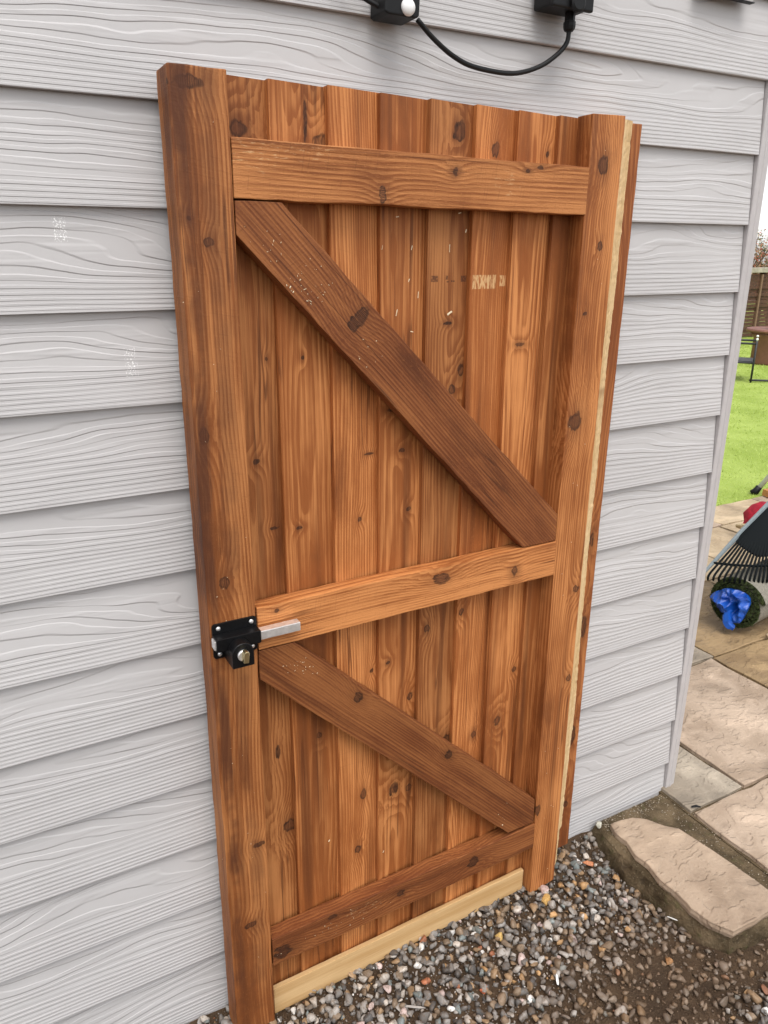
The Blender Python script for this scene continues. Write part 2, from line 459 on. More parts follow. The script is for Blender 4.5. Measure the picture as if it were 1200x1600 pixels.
def build_gravel():
    rg = np.random.default_rng(11)
    V1, F1 = ico(2); V0, F0 = ico(1)
    base1 = [stone_shape(rg, V1, np.array([1.0, rg.uniform(.6, .9), rg.uniform(.42, .72)])) for _ in range(40)]
    base0 = [stone_shape(rg, V0, np.array([1.0, rg.uniform(.6, .9), rg.uniform(.45, .75)])) for _ in range(20)]
    w = np.array([p[1] for p in PAL], float); w /= w.sum()
    VV, FF, CC = [], [], []; nv = 0
    def add(X, Y, r, near):
        nonlocal nv
        s = soil_patch(X, Y)
        bs, F = (base1[rg.integers(40)], F1) if near else (base0[rg.integers(20)], F0)
        a = rg.uniform(0, 2 * math.pi); Rz = np.array([[math.cos(a), -math.sin(a), 0], [math.sin(a), math.cos(a), 0], [0, 0, 1]])
        Rt = rand_rot(rg, 1)
        Rr = Rz @ Rt if rg.random() < 0.55 else Rz
        z = soil_h(X, Y) + r * (0.42 - 0.55 * max(0, s - 0.45) + rg.uniform(-0.25, 0.35))
        VV.append(bs @ Rr.T * r + np.array([X, Y, z])); FF.append(F + nv); nv += len(bs)
        c = np.array(PAL[rg.choice(len(PAL), p=w)][0]) * rg.uniform(0.85, 1.45)
        k = min(0.85, max(0, s - 0.38) * 1.7 + rg.uniform(0, 0.15))
        c = c * (1 - k) + np.array([0.155, 0.097, 0.055]) * k * rg.uniform(.6, 1.3)
        CC.append(np.tile(np.append(c, 1), (len(bs), 1)))
    def fill(x0, x1, y0, y1, pitch, near, rlo, rhi):
        X = x0
        while X < x1:
            Y = y0
            while Y < y1:
                px = X + rg.uniform(-.6, .6) * pitch; py = Y + rg.uniform(-.6, .6) * pitch
                s = soil_patch(px, py)
                if py < -0.004 and not in_step(px, py) and rg.random() > (s - 0.50) * 0.9:
                    add(px, py, rg.uniform(rlo, rhi) * (0.7 if s > .65 and rg.random() < .5 else 1), near)
                Y += pitch
            X += pitch
    fill(-1.55, -0.0, -0.72, 0.0, 0.0158, True, 0.0075, 0.0165)
    fill(-1.55, -0.0, -0.72, 0.0, 0.046, True, 0.0155, 0.0215)
    fill(-1.55, -0.0, -0.72, 0.0, 0.0105, False, 0.0022, 0.0052)
    fill(-3.0, -1.55, -1.5, 0.0, 0.020, False, 0.008, 0.015)
    fill(-1.55, 0.0, -1.5, -0.72, 0.020, False, 0.008, 0.015)
    me = bpy.data.meshes.new('gravel')
    V = np.concatenate(VV); F = np.concatenate(FF); C = np.concatenate(CC)
    me.vertices.add(len(V)); me.vertices.foreach_set('co', V.ravel())
    me.loops.add(F.size); me.loops.foreach_set('vertex_index', F.ravel())
    me.polygons.add(len(F)); me.polygons.foreach_set('loop_start', np.arange(0, F.size, 3))
    me.update(calc_edges=True)
    ca = me.color_attributes.new('Col', 'FLOAT_COLOR', 'POINT'); ca.data.foreach_set('color', C.ravel())
    me.materials.append(M_gravel)
    o = bpy.data.objects.new('gravel', me); COL.objects.link(o)
    stuff(o); o['label'] = 'loose grey and brown stone chippings strewn over damp earth'; o['category'] = 'gravel'
build_gravel()

# a few stones and scraps that stand out
def single_stone(name, loc, size, col, label, cat, rot=0.0, seed=0, flat=0.6, wid=0.72):
    rg = np.random.default_rng(100 + seed)
    V, F = ico(2)
    W = stone_shape(rg, V, np.array([1.0, wid, flat])) * size
    g = plain(name + '_surface', col, 0.6, var=0.25, scale=220, bump=0.0008)
    o = mesh_obj(name, [tuple(v) for v in W], [tuple(int(i) for i in f) for f in F], g)
    o.location = loc; o.rotation_euler = (rg.uniform(-.2, .2), rg.uniform(-.2, .2), rot)
    return tag(o, label, cat)
# ------------------------------------------------------------------ clad building wall
wall = empty('clad_building', (-1.5, 0, -0.17))
tag(wall, 'pale grey weatherboard clad garden building wall behind the timber gate', 'building')
def at_wall(o, loc):
    o.parent = wall
    o.location = Vector(loc) - wall.location
    return o
LEFT = -3.3
def board_mesh(length, low, name='weatherboard'):
    bm = bmesh.new()
    # section (y, z): the front leans back upwards, the lower edge stands proud
    sec = [(0.0, low), (0.0140, 0.172), (0.0190, 0.172), (0.0105, low)]
    lo = [bm.verts.new((-length, a, b)) for a, b in sec]; hi = [bm.verts.new((0, a, b)) for a, b in sec]
    bm.faces.new(lo); bm.faces.new(hi[::-1])
    for i in range(4):
        bm.faces.new((lo[(i + 1) % 4], lo[i], hi[i], hi[(i + 1) % 4]))
    bmesh.ops.recalc_face_normals(bm, faces=bm.faces[:])
    bevel(bm, 0.0012, 2)
    me = bpy.data.meshes.new(name); bm.to_mesh(me); bm.free(); me.materials.append(M_clad)
    return me
me_b = board_mesh(3.3, 0.0); me_low = board_mesh(3.3, -0.04)
me_s = board_mesh(2.4, 0.0); me_slow = board_mesh(2.4, 0.05)
rb = random.Random(3)
for k in range(-1, 15):
    o = bpy.data.objects.new('weatherboard', me_low if k == -1 else me_b); COL.objects.link(o)
    at_wall(o, (-0.0005, rb.uniform(-0.0004, 0.0004), 0.15 * k + rb.uniform(-.0005, .0005)))
for k in range(-1, 15):                                   # the return wall round the corner
    o = bpy.data.objects.new('weatherboard', me_slow if k == -1 else me_s); COL.objects.link(o)
    at_wall(o, (0.043, 2.444, 0.15 * k)); o.rotation_euler = (0, 0, R(90))
bm = bmesh.new(); box(bm, LEFT, 0.024, 0.02, 2.44, -0.22, 2.24)
at_wall(obj('wall_core', bm, M_trim), (0, 0, 0))
bm = bmesh.new()                                          # corner trim with a raised bead
prism(bm, [(0.0012, 0.0195), (0.0012, 0.0005), (0.003, -0.0012), (0.0150, -0.0012), (0.0172, -0.0032), (0.0198, -0.0032), (0.0222, -0.0005), (0.0405, 0.0035), (0.0445, 0.0080), (0.0445, 0.043), (0.026, 0.043), (0.026, 0.0195)], -0.108, 2.24, 'z')
bevel(bm, 0.0006, 2)
at_wall(obj('corner_trim', bm, M_trim), (0, 0, 0))
bm = bmesh.new(); box(bm, LEFT - .05, 0.12, -0.05, 2.5, 2.242, 2.34); bevel(bm, 0.004)
at_wall(obj('roof_edge', bm, plain('dark_roof_edge', (0.05, 0.05, 0.055), 0.5)), (0, 0, 0))

# wall fittings
fit = empty('wall_fitting', (-0.165, -0.004, 1.926))
tag(fit, 'pale wall fitting with dark lower lip by the building corner above the gate', 'fitting')
bm = bmesh.new(); box(bm, -0.10, 0.055, -0.012, -0.001, 0.004, 0.10); bevel(bm, 0.002)
obj('cover', bm, M_trim, fit)
bm = bmesh.new(); box(bm, -0.103, 0.058, -0.014, -0.001, 0.0018, 0.0038); bevel(bm, 0.001)
obj('lower_lip', bm, M_black, fit)

sen = empty('motion_sensor', (-0.965, -0.004, 1.784))
tag(sen, 'black motion sensor with round white lens on the cladding above the gate', 'sensor')
bm = bmesh.new()
prism(bm, [(-0.034, 0.010), (-0.028, 0.0065), (0.024, 0.0065), (0.029, 0.010), (0.033, 0.095), (-0.030, 0.095)], -0.051, 0.0, 'y')
bevel(bm, 0.004, 3); obj('housing', bm, M_black, sen, smooth=False)
bm = bmesh.new(); bmesh.ops.create_uvsphere(bm, u_segments=20, v_segments=12, radius=0.0125)
for v in bm.verts: v.co = Vector((v.co.x + 0.0075, v.co.y * 0.62 - 0.0515, v.co.z + 0.0195))
obj('lens', bm, M_whiteplastic, sen, smooth=True)

jb = empty('junction_box', (-0.635, -0.004, 1.835))
tag(jb, 'black weatherproof junction box at the end of the hanging cable', 'junction box')
bm = bmesh.new(); box(bm, -0.036, 0.05, -0.05, 0.0, 0.010, 0.10); bevel(bm, 0.005, 3); obj('box_body', bm, M_black, jb)
bm = bmesh.new(); box(bm, -0.039, 0.053, -0.060, -0.050, 0.006, 0.10); bevel(bm, 0.004, 3); obj('box_lid', bm, M_black, jb)
bm = bmesh.new(); lathe(bm, [(0.016, 0), (0.016, 0.006), (0.012, 0.008)], 20)
o = obj('knock_out', bm, M_black, jb); o.location = (0.012, -0.0605, 0.016); o.rotation_euler = (R(90), 0, 0)
bm = bmesh.new(); lathe(bm, [(0.0075, -0.020), (0.0098, -0.017), (0.0110, -0.012), (0.0110, -0.005), (0.0092, -0.004), (0.0092, 0.012)], 8)
o = obj('cable_gland', bm, M_black, jb); o.location = (0.025, -0.030, 0.0)
bm = bmesh.new()
pth = smooth_path([(-0.925, -0.030, 1.796), (-0.89, -0.026, 1.773), (-0.845, -0.022, 1.752), (-0.798, -0.020, 1.7415), (-0.722, -0.020, 1.740), (-0.666, -0.023, 1.755), (-0.630, -0.028, 1.777), (-0.612, -0.032, 1.797), (-0.6095, -0.034, 1.818)], 6)
tube(bm, pth, 0.0042, 10)
o = obj('cable', bm, M_cable, None, smooth=True)
tag(o, 'black cable looping between the motion sensor and the junction box', 'cable')
bm = bmesh.new()
tube(bm, smooth_path([(-1.16, -0.012, 1.93), (-1.08, -0.014, 1.862), (-1.03, -0.022, 1.822), (-0.998, -0.030, 1.806), (-0.985, -0.032, 1.803)], 6), 0.0042, 10)
o = obj('cable', bm, M_cable, None, smooth=True)
tag(o, 'short black cable entering the left side of the motion sensor', 'cable')

# ------------------------------------------------------------------ patio, step, lawn
def stone_mat(name, a, b, stain=(0.16, 0.12, 0.075), stainamt=0.35, seed=0):
    g = G(name); x, y, z = g.coords('World'); s = seed * 1.7
    n1 = g.noise(x, y, z + s, 5.0, 5, 0.6, 0.6); n2 = g.noise(x * 1.0, y * 1.7, z + s, 5.0, 4, 0.58, 0.25)
    n3 = g.noise(x, y, z + s, 130, 4, 0.6); n4 = g.noise(x, y, z, 3.2, 4, 0.6)
    q = n2 * 11.0; qf = q.fract(); lay = (q - qf) + qf.ss(0.72, 1.0)
    c = g.mix(n1.ss(0.35, 0.65), a, b)
    c = g.mix(n2.ss(0.52, 0.66) * 0.6, c, [min(1, v * 1.35) for v in b])
    c = g.mix(n2.ss(0.44, 0.32) * 0.5, c, [v * 0.62 for v in a])
    c = g.mix(n4.ss(0.52, 0.72) * stainamt, c, stain)
    c = g.mix(n3.ss(0.58, 0.72) * 0.25, c, [v * 0.55 for v in a])
    g.color(c); g.rough(0.62); g.spec(0.35)
    g.bump(lay * 0.6 + n2 * 2.5 + n3 * 0.6, 0.0036, 0.95)
    return g.mat
M_s = [stone_mat('sandstone_pink', (0.315, 0.23, 0.163), (0.44, 0.335, 0.25), seed=1),
       stone_mat('sandstone_buff', (0.37, 0.275, 0.17), (0.50, 0.385, 0.25), seed=2),
       stone_mat('sandstone_tan', (0.22, 0.145, 0.075), (0.33, 0.225, 0.118), stainamt=0.5, seed=3),
       stone_mat('sandstone_grey', (0.25, 0.205, 0.155), (0.37, 0.31, 0.24), seed=4)]
M_step = stone_mat('step_sandstone', (0.27, 0.192, 0.132), (0.385, 0.287, 0.206), stainamt=0.30, seed=6)
def mortar_mat():
    g = G('dirty_mortar'); x, y, z = g.coords('World')
    a = g.noise(x, y, z, 12, 5, 0.62); b = g.noise(x, y, z, 180, 4, 0.65); c0 = g.noise(x, y, z, 30, 4, 0.6)
    c = g.mix(a.ss(0.35, 0.68), (0.066, 0.046, 0.024), (0.165, 0.118, 0.068))
    c = g.mix(b.ss(0.56, 0.72) * 0.5, c, (0.32, 0.26, 0.18))
    c = g.mix(c0.ss(0.56, 0.70) * 0.55, c, (0.085, 0.080, 0.030))     # moss
    c = g.mix(c0.ss(0.40, 0.28) * 0.6, c, (0.045, 0.032, 0.02))
    g.color(c); g.rough(0.82); g.spec(0.2); g.bump(b + c0 * 2.5, 0.006, 0.9)
    return g.mat
M_mortar = mortar_mat()
def slab(name, x0, x1, y0, y1, top, mat, parent, th=0.03, seed=0, jit=0.004, out=None):
    """a riven flag: uneven outline, softly uneven top."""
    rs = random.Random(seed)
    if out is None:
        out = []
        for (ax, ay), (bx, by) in (((x0, y0), (x1, y0)), ((x1, y0), (x1, y1)), ((x1, y1), (x0, y1)), ((x0, y1), (x0, y0))):
            n = max(2, int(math.hypot(bx - ax, by - ay) / 0.06))
            for i in range(n):
                t = i / n
                out.append((ax + (bx - ax) * t + rs.uniform(-jit, jit), ay + (by - ay) * t + rs.uniform(-jit, jit)))
    bm = bmesh.new()
    n = len(out); cx = sum(p[0] for p in out) / n; cy = sum(p[1] for p in out) / n
    rings = []
    for inset, dz in ((0.003, -th), (-0.001, -th * 0.55), (0.001, -0.006), (0.0, -0.0028), (0.0022, -0.0006), (0.006, 0.0)):
        ring = []
        for (px, py) in out:
            d = math.hypot(px - cx, py - cy); k = max(0.0, 1 - inset / d)
            X, Y = cx + (px - cx) * k, cy + (py - cy) * k
            ring.append(bm.verts.new((X, Y, top + dz + (0.0025 * mnoise.noise((X * 9, Y * 9, seed)) if dz > -0.01 else 0))))
        rings.append(ring)
    for a, b in zip(rings, rings[1:]):
        for i in range(n):
            bm.faces.new((a[i], a[(i + 1) % n], b[(i + 1) % n], b[i]))
    bm.faces.new(rings[0][::-1]); bm.faces.new(rings[-1])
    return obj(name, bm, mat, parent)
bm = bmesh.new(); box(bm, -0.019, 6.2, -3.0, 1.768, -0.235, -0.1)
patio = struct(obj('patio', bm, M_mortar))
rows = [((-1.75, -1.19), [-0.017, 0.42, 1.02, 1.6, 2.2, 2.8, 3.4]),
        ((-1.178, -0.625), [-0.017, 0.57, 1.16, 1.75, 2.35, 2.95, 3.55]),
        ((-0.613, -0.119), [-0.017, 0.60, 1.19, 1.78, 2.38, 2.98, 3.6]),
        ((-0.107, 0.459), [-0.017, 0.214, 0.770, 1.36, 1.95, 2.55, 3.1, 3.7]),
        ((0.471, 0.985), [0.2, 0.791, 1.385, 1.98, 2.57, 3.17, 3.8]),
        ((0.997, 1.496), [0.05, 0.62, 1.22, 1.66, 2.10, 2.72, 3.3, 3.9]),
        ((1.508, 1.766), [0.05, 0.40, 0.98, 1.55, 2.14, 2.74, 3.33, 3.95])]
tones = {(3, 0): 3, (3, 1): 0, (2, 0): 0, (4, 0): 3, (4, 1): 2, (3, 2): 2, (4, 2): 1, (5, 2): 1, (5, 3): 1}
rs = random.Random(9)
for ri, ((y0, y1), xs) in enumerate(rows):
    for ci in range(len(xs) - 1):
        t = tones.get((ri, ci), rs.choice([0, 1, 1, 0]))
        slab('paving_slab', xs[ci] + 0.006, xs[ci + 1] - 0.006, y0, y1, -0.0885 + rs.uniform(-.002, .002), M_s[t], patio, seed=ri * 20 + ci)
# fill the rest of the patio bed with coarser flags
for yy in np.arange(-2.95, -1.8, 0.58):
    for xx in np.arange(-0.01, 3.0, 0.6):
        slab('paving_slab', xx + .006, xx + .594, yy, yy + .568, -0.0885, M_s[rs.choice([0, 1])], patio, seed=int(xx * 90 + yy * 70))

step = empty('stone_step', (-0.18, -0.24, -0.17))
tag(step, 'low sandstone step on mossy mortar at the edge of the gravel', 'step')
def sub(o, p):
    o.parent = p; o.location = -p.location; return o
bm = bmesh.new()                                          # mortar bed, lumpy
outl = [(-0.292, -0.006), (-0.297, -0.05), (-0.303, -0.11), (-0.309, -0.17), (-0.304, -0.23), (-0.306, -0.29), (-0.296, -0.345), (-0.282, -0.395), (-0.252, -0.434), (-0.21, -0.443), (-0.15, -0.445), (-0.08, -0.447), (-0.022, -0.452), (-0.0215, -0.30), (-0.0215, -0.15), (-0.0215, -0.006)]
def ring_at(z, grow, amp, sd):
    return [bm.verts.new((x * 1 + (grow if x < -0.24 else 0) * -1 + amp * mnoise.noise((x * 40, y * 40, sd)), y - (grow if y < -0.43 else 0) + amp * mnoise.noise((x * 37, y * 41, sd + 9)) * (0.2 if x > -0.03 else 1), z + amp * 0.7 * mnoise.noise((x * 25, y * 25, sd + 4)))) for x, y in outl2]
outl2 = []
for (a, b) in zip(outl, outl[1:] + outl[:1]):
    n = max(1, int(math.hypot(b[0] - a[0], b[1] - a[1]) / 0.014))
    outl2 += [(a[0] + (b[0] - a[0]) * i / n, a[1] + (b[1] - a[1]) * i / n) for i in range(n)]
rg_ = [ring_at(-0.21, 0.004, 0.004, 1), ring_at(-0.165, 0.006, 0.007, 2), ring_at(-0.142, 0.003, 0.008, 3), ring_at(-0.122, -0.001, 0.007, 4), ring_at(-0.109, -0.006, 0.004, 5), ring_at(-0.1005, -0.016, 0.002, 6)]
for a, b in zip(rg_, rg_[1:]):
    for i in range(len(a)):
        bm.faces.new((a[i], a[(i + 1) % len(a)], b[(i + 1) % len(a)], b[i]))
bm.faces.new(rg_[-1])
sub(obj('mortar_bed', bm, M_mortar), step)
so = [(-0.262, -0.040), (-0.275, -0.075), (-0.272, -0.11), (-0.287, -0.16), (-0.284, -0.20), (-0.297, -0.25), (-0.293, -0.30), (-0.298, -0.35), (-0.290, -0.40), (-0.263, -0.446), (-0.215, -0.447), (-0.15, -0.446), (-0.082, -0.448), (-0.080, -0.40), (-0.082, -0.33), (-0.088, -0.26), (-0.098, -0.20), (-0.108, -0.145), (-0.132, -0.118), (-0.158, -0.072), (-0.19, -0.050), (-0.225, -0.042)]
so2 = []
for i, (a, b) in enumerate(zip(so, so[1:] + so[:1])):
    for k in range(3):
        t = k / 3; X = a[0] + (b[0] - a[0]) * t; Y = a[1] + (b[1] - a[1]) * t
        so2.append((X + 0.0035 * mnoise.noise((X * 60, Y * 60, 1)), Y + 0.003 * mnoise.noise((X * 60, Y * 60, 7))))
sub(slab('paving_slab', 0, 0, 0, 0, -0.0825, M_step, None, th=0.026, seed=77, out=so2), step)
# grit and crumbs lying on the mortar
def build_grit():
    rg = np.random.default_rng(5); V0, F0 = ico(1); VV, FF = [], []; nv = 0
    for _ in range(420):
        if rg.random() < 0.6: X, Y = rg.uniform(-0.285, -0.02), -abs(rg.normal(0.006, 0.03)) - 0.004
        elif rg.random() < 0.6: X, Y = rg.uniform(-0.085, -0.02), rg.uniform(-0.45, -0.05)
        else: X, Y = rg.choice([0.214, -0.017]) + rg.normal(0, .004), rg.uniform(-0.45, 0.1)
        r = rg.uniform(0.0009, 0.0034)
        VV.append(stone_shape(rg, V0, np.array([1, .8, .6])) * r + np.array([X, Y, -0.0985 + (r * .3 if X < -.02 else 0.002)])); FF.append(F0 + nv); nv += len(V0)
    V = np.concatenate(VV); F = np.concatenate(FF)
    o = mesh_obj('grit', [tuple(v) for v in V], [tuple(int(i) for i in f) for f in F], plain('grit_stone', (0.30, 0.25, 0.19), 0.8, var=0.6, scale=90)); stuff(o)
    o['label'] = 'pale grit and crumbs on the mortar around the step'; o['category'] = 'grit'
build_grit()

# lawn
def leafmat(name, a, b):
    g = G(name); x, y, z = g.coords(); n = g.noise(x, y, z, 6, 2); g.color(g.mix(n.ss(.35, .65), a, b)); g.rough(0.55); g.spec(0.35); return g.mat
def lawn_mat():
    g = G('lawn_turf'); x, y, z = g.coords('World')
    a = g.noise(x, y, z, 1.4, 3, 0.6); b = g.noise(x, y, z, 60, 4, 0.7)
    c = g.mix(a.ss(0.35, 0.65), (0.24, 0.325, 0.05), (0.33, 0.42, 0.09))
    c = g.mix(b.ss(0.5, 0.75) * 0.5, c, (0.42, 0.48, 0.17))
    g.color(c); g.rough(0.75); g.spec(0.2); g.bump(b, 0.01, 0.7)
    return g.mat
M_lawn = lawn_mat()
bm = bmesh.new(); box(bm, -6, 40, 1.772, 16, -0.235, -0.098)
struct(obj('lawn', bm, M_lawn))
def build_grass():
    rg = np.random.default_rng(4); V = []; F = []
    n = 9000; k = 0
    while k < n:
        d = rg.uniform(0, 1) ** 1.6
        Y = 1.778 + d * 6.0
        xc = 2.35 + (Y - 1.75) * 1.36
        X = xc + rg.uniform(-0.25, 1.0) * (1.0 + d * 1.8)
        h = rg.uniform(0.006, 0.016) * (1 + d * 0.8); w = 0.0022 * (1 + d * 3); a = rg.uniform(0, 6.28); lx, ly = rg.normal(0, 0.010, 2)
        i = len(V); cx, sx = math.cos(a) * w, math.sin(a) * w
        V += [(X - cx, Y - sx, -0.099), (X + cx, Y + sx, -0.099), (X + lx, Y + ly, -0.098 + h)]; F.append((i, i + 1, i + 2)); k += 1
    o = mesh_obj('grass', V, F, leafmat('grass_blade', (0.36, 0.46, 0.09), (0.46, 0.56, 0.15))); stuff(o)
    o['label'] = 'short bright green lawn grass beyond the patio'; o['category'] = 'grass'
build_grass()
# ------------------------------------------------------------------ the gate
gate = empty('timber_gate')
gm = Matrix(((0.99981725, -0.01838035, 0.00525624), (0.01835941, 0.99982343, 0.00400536), (-0.00532894, -0.00390813, 0.99997816)))
gate.matrix_world = Matrix.Translation((-1.36295571, -0.08664172, -0.1523406)) @ gm.to_4x4()
tag(gate, 'brown treated timber ledged and braced gate leaning against the grey cladding', 'gate')
# gate coordinates: u to the right, v up, w out of the front face (local x, z, -y)
class Frame:
    def __init__(s, u0, v0, ang): s.u0, s.v0, s.a = u0, v0, ang
    def loc(s, u, v):
        du, dv = u - s.u0, v - s.v0
        return (du * math.cos(s.a) - dv * math.sin(s.a), du * math.sin(s.a) + dv * math.cos(s.a))   # x across, z along
    def knots(s, ks):
        out = []
        for (u, v, ru, rv) in ks:
            x, z = s.loc(u, v)
            c, sn = abs(math.cos(s.a)), abs(math.sin(s.a))
            out.append((x, z, ru * c + rv * sn, rv * c + ru * sn))
        return out
def timber(name, poly, w0, w1, frame, mat, seed=0, jit=0.0006, bev=0.0016, parent=gate):
    rs = random.Random(seed); out = []
    for (a, b) in zip(poly, poly[1:] + poly[:1]):
        L = math.hypot(b[0] - a[0], b[1] - a[1]); n = max(1, int(L / 0.025))
        nx, ny = (b[1] - a[1]) / L, -(b[0] - a[0]) / L
        for i in range(n):
            t = i / n
            j = 0 if i == 0 else rs.uniform(-jit, jit) + jit * 1.2 * mnoise.noise((t * L * 6, seed, 0))
            out.append((a[0] + (b[0] - a[0]) * t + nx * j, a[1] + (b[1] - a[1]) * t + ny * j))
    pl = [frame.loc(u, v) for u, v in out]
    bm = bmesh.new(); prism(bm, pl, -w1, -w0, 'y')
    bevel(bm, bev, 2, 0.6)
    o = obj(name, bm, mat, parent)
    o.location = (frame.u0, 0, frame.v0); o.rotation_euler = (0, frame.a, 0)
    return o
UP, ACROSS = 0.0, math.pi / 2

BK = [(0.516, 1.793, 0.0122, 0.0161), (0.598, 1.768, 0.0086, 0.0126), (0.629, 1.767, 0.0059, 0.0053), (0.723, 1.77, 0.0062, 0.0066), (0.338, 1.608, 0.005, 0.0052), (0.540, 1.375, 0.0076, 0.0124), (0.52, 1.339, 0.009, 0.0112), (0.679, 1.42, 0.0148, 0.0042), (0.72, 1.572, 0.0049, 0.006), (0.143, 1.42, 0.0034, 0.0042), (0.141, 1.367, 0.0034, 0.0043), (0.207, 1.419, 0.0036, 0.0043), (0.208, 1.362, 0.0036, 0.0044), (0.118, 1.247, 0.007, 0.0057), (0.224, 1.243, 0.0063, 0.0047), (0.34, 1.234, 0.011, 0.0029), (0.41, 1.232, 0.0086, 0.0051), (0.317, 1.108, 0.0055, 0.0052), (0.401, 1.093, 0.0059, 0.0054), (0.427, 1.11, 0.006, 0.0054), (0.144, 1.119, 0.011, 0.0036), (0.191, 1.113, 0.0076, 0.0037), (0.396, 0.457, 0.0133, 0.0156), (0.308, 0.329, 0.0097, 0.0124), (0.540, 0.538, 0.014, 0.014), (0.44, 0.68, 0.0082, 0.0096), (0.381, 0.782, 0.0077, 0.0045), (0.472, 0.839, 0.0081, 0.0091), (0.561, 0.858, 0.0085, 0.0077), (0.677, 0.543, 0.0116, 0.0127), (0.613, 0.525, 0.0094, 0.0089), (0.13, 0.643, 0.0067, 0.0179), (0.221, 0.657, 0.0071, 0.0076), (0.440, 0.44, 0.0069, 0.0106), (0.324, 0.469, 0.0079, 0.0135), (0.108, 1.767, 0.0183, 0.0123), (0.145, 1.787, 0.0031, 0.0264), (0.224, 1.794, 0.0044, 0.0345), (0.252, 1.758, 0.0205, 0.0131), (0.504, 1.467, 0.0116, 0.0035), (0.384, 1.314, 0.0125, 0.0048), (0.345, 0.77, 0.0061, 0.006), (0.725, 0.666, 0.0079, 0.007), (0.152, 0.459, 0.0172, 0.0145), (0.349, 1.776, 0.0036, 0.024)]
edges = [0.0862, 0.161, 0.261, 0.356, 0.453, 0.549, 0.643, 0.740, 0.806]
tone_b = [0.80, 1.02, 1.16, 1.04, 0.78, 1.20, 1.14, 0.90]
for i in range(8):
    u0, u1 = edges[i], edges[i + 1]
    fr = Frame(u0, 0.0, UP)
    ks = fr.knots([k for j, k in enumerate(BK) if u0 <= k[0] < u1 and (k[2] > 0.0065 or j % 2)])
    mk, fs = [], []
    if i == 4:
        mk = [('stamp', 0.470 - u0, 1.547, 0.0080, 0.0055), ('stamp', 0.499 - u0, 1.549, 0.0030, 0.0036), ('stamp', 0.514 - u0, 1.5425, 0.0046, 0.0014), ('stamp', 0.5405 - u0, 1.5465, 0.0068, 0.0055), ('stamp', 0.502 - u0, 1.5415, 0.003, 0.0012)]
    if i == 5:
        mk = [('bare', 0.584 - u0, 1.5405, 0.030, 0.0125), ('bare', 0.632 - u0, 1.542, 0.008, 0.010)]
    mat = wood('board_timber', 40 + i, tone_b[i], ks, ring=205 + 17 * (i % 3), depth=0.02 + 0.012 * (i % 4), cx=[0.02, 0.06, -0.03, 0.05, 0.08, 0.0, 0.04, 0.02][i], streaks=0.9 + 0.3 * (i % 2), marks=mk, rough_sawn=0.35 if i in (2, 5) else 0.15)
    rs = random.Random(60 + i)
    tl, bl = 1.8375 + rs.uniform(-.0015, .0015), 0.012 + rs.uniform(-.004, .002)
    if i == 0: u0r = 0.0
    bm = bmesh.new()
    wd = (u1 - u0) + (0.012 if i < 7 else 0)
    wl = -0.0325 if i else -0.036
    wr = wl - 0.0125 * (wd / 0.1)
    nseg = 36
    ringsv = []
    for s_ in range(nseg + 1):
        v = bl + (tl - bl) * s_ / nseg
        bow = 0.0007 * mnoise.noise((v * 2.2, i * 3.3, 0)); eb = 0.0006 * mnoise.noise((v * 9, i * 3.3, 4))
        sec = [(0.0 + eb + 0.0012, wl + bow), (0.0 + eb, wl - 0.0012 + bow), (0.0 + eb, -0.0595), (wd, -0.0595), (wd, wr + bow), (wd * 0.5, (wl + wr) / 2 + bow)]
        ringsv.append([bm.verts.new((x, -w - (0.0 if w > -0.059 else 0), v)) for x, w in sec])
    for a, b in zip(ringsv, ringsv[1:]):
        for q in range(6):
            bm.faces.new((a[q], a[(q + 1) % 6], b[(q + 1) % 6], b[q]))
    bm.faces.new(ringsv[0][::-1]); bm.faces.new(ringsv[-1])
    bmesh.ops.recalc_face_normals(bm, faces=bm.faces[:])
    o = obj('board', bm, mat, gate); o.location = (u0, 0, 0)

# overlapping boards would share their back plane: set alternate ones a hair apart
for i, o in enumerate([c for c in gate.children if c.name.startswith('board')]):
    o.location.y = 0.0006 * (i % 2)

fL = Frame(0.0425, 0.0, UP)
LK = [(0.028, 1.815, 0.0219, 0.0096), (0.017, 1.637, 0.0038, 0.0044), (0.017, 1.309, 0.0104, 0.0135), (0.044, 1.604, 0.0078, 0.0072), (0.035, 1.05, 0.009, 0.0119), (0.065, 0.48, 0.0144, 0.0062), (0.038, 0.29, 0.0134, 0.0069)]
timber('stile', [(-0.0035, -0.004), (0.0805, -0.003), (0.0835, 0.5), (0.0862, 1.0), (0.0865, 1.836), (0.0015, 1.8355), (0.0008, 1.0), (-0.0008, 0.5)], -0.0605, 0.0, fL,
       wood('stile_timber', 11, 0.84, fL.knots(LK), rough_sawn=0.6, ring=170, depth=0.03, cx=-0.05, streaks=0.9, stain=[(-0.027, 0.016, 0.85), (0.01, 0.02, 0.45)]), 1, bev=0.0022)
fR = Frame(0.831, 0.0, UP)
RK = [(0.826, 1.753, 0.0133, 0.0167), (0.837, 1.607, 0.0086, 0.0096), (0.812, 1.262, 0.0183, 0.0195), (0.858, 0.861, 0.0101, 0.01), (0.861, 0.624, 0.0084, 0.0091), (0.798, 0.266, 0.0108, 0.0163), (0.812, 1.478, 0.007, 0.005)]
timber('stile', [(0.796, -0.004), (0.8765, 0.006), (0.8735, 0.5), (0.8722, 1.0), (0.8722, 1.842), (0.7895, 1.839), (0.7845, 1.0), (0.789, 0.4)], -0.0415, 0.0, fR,
       wood('stile_timber', 12, 1.0, fR.knots(RK), rough_sawn=0.25, ring=190, depth=0.04, cx=0.05, streaks=0.8), 2, bev=0.0016)
fS = Frame(0.90, 0.0, UP)
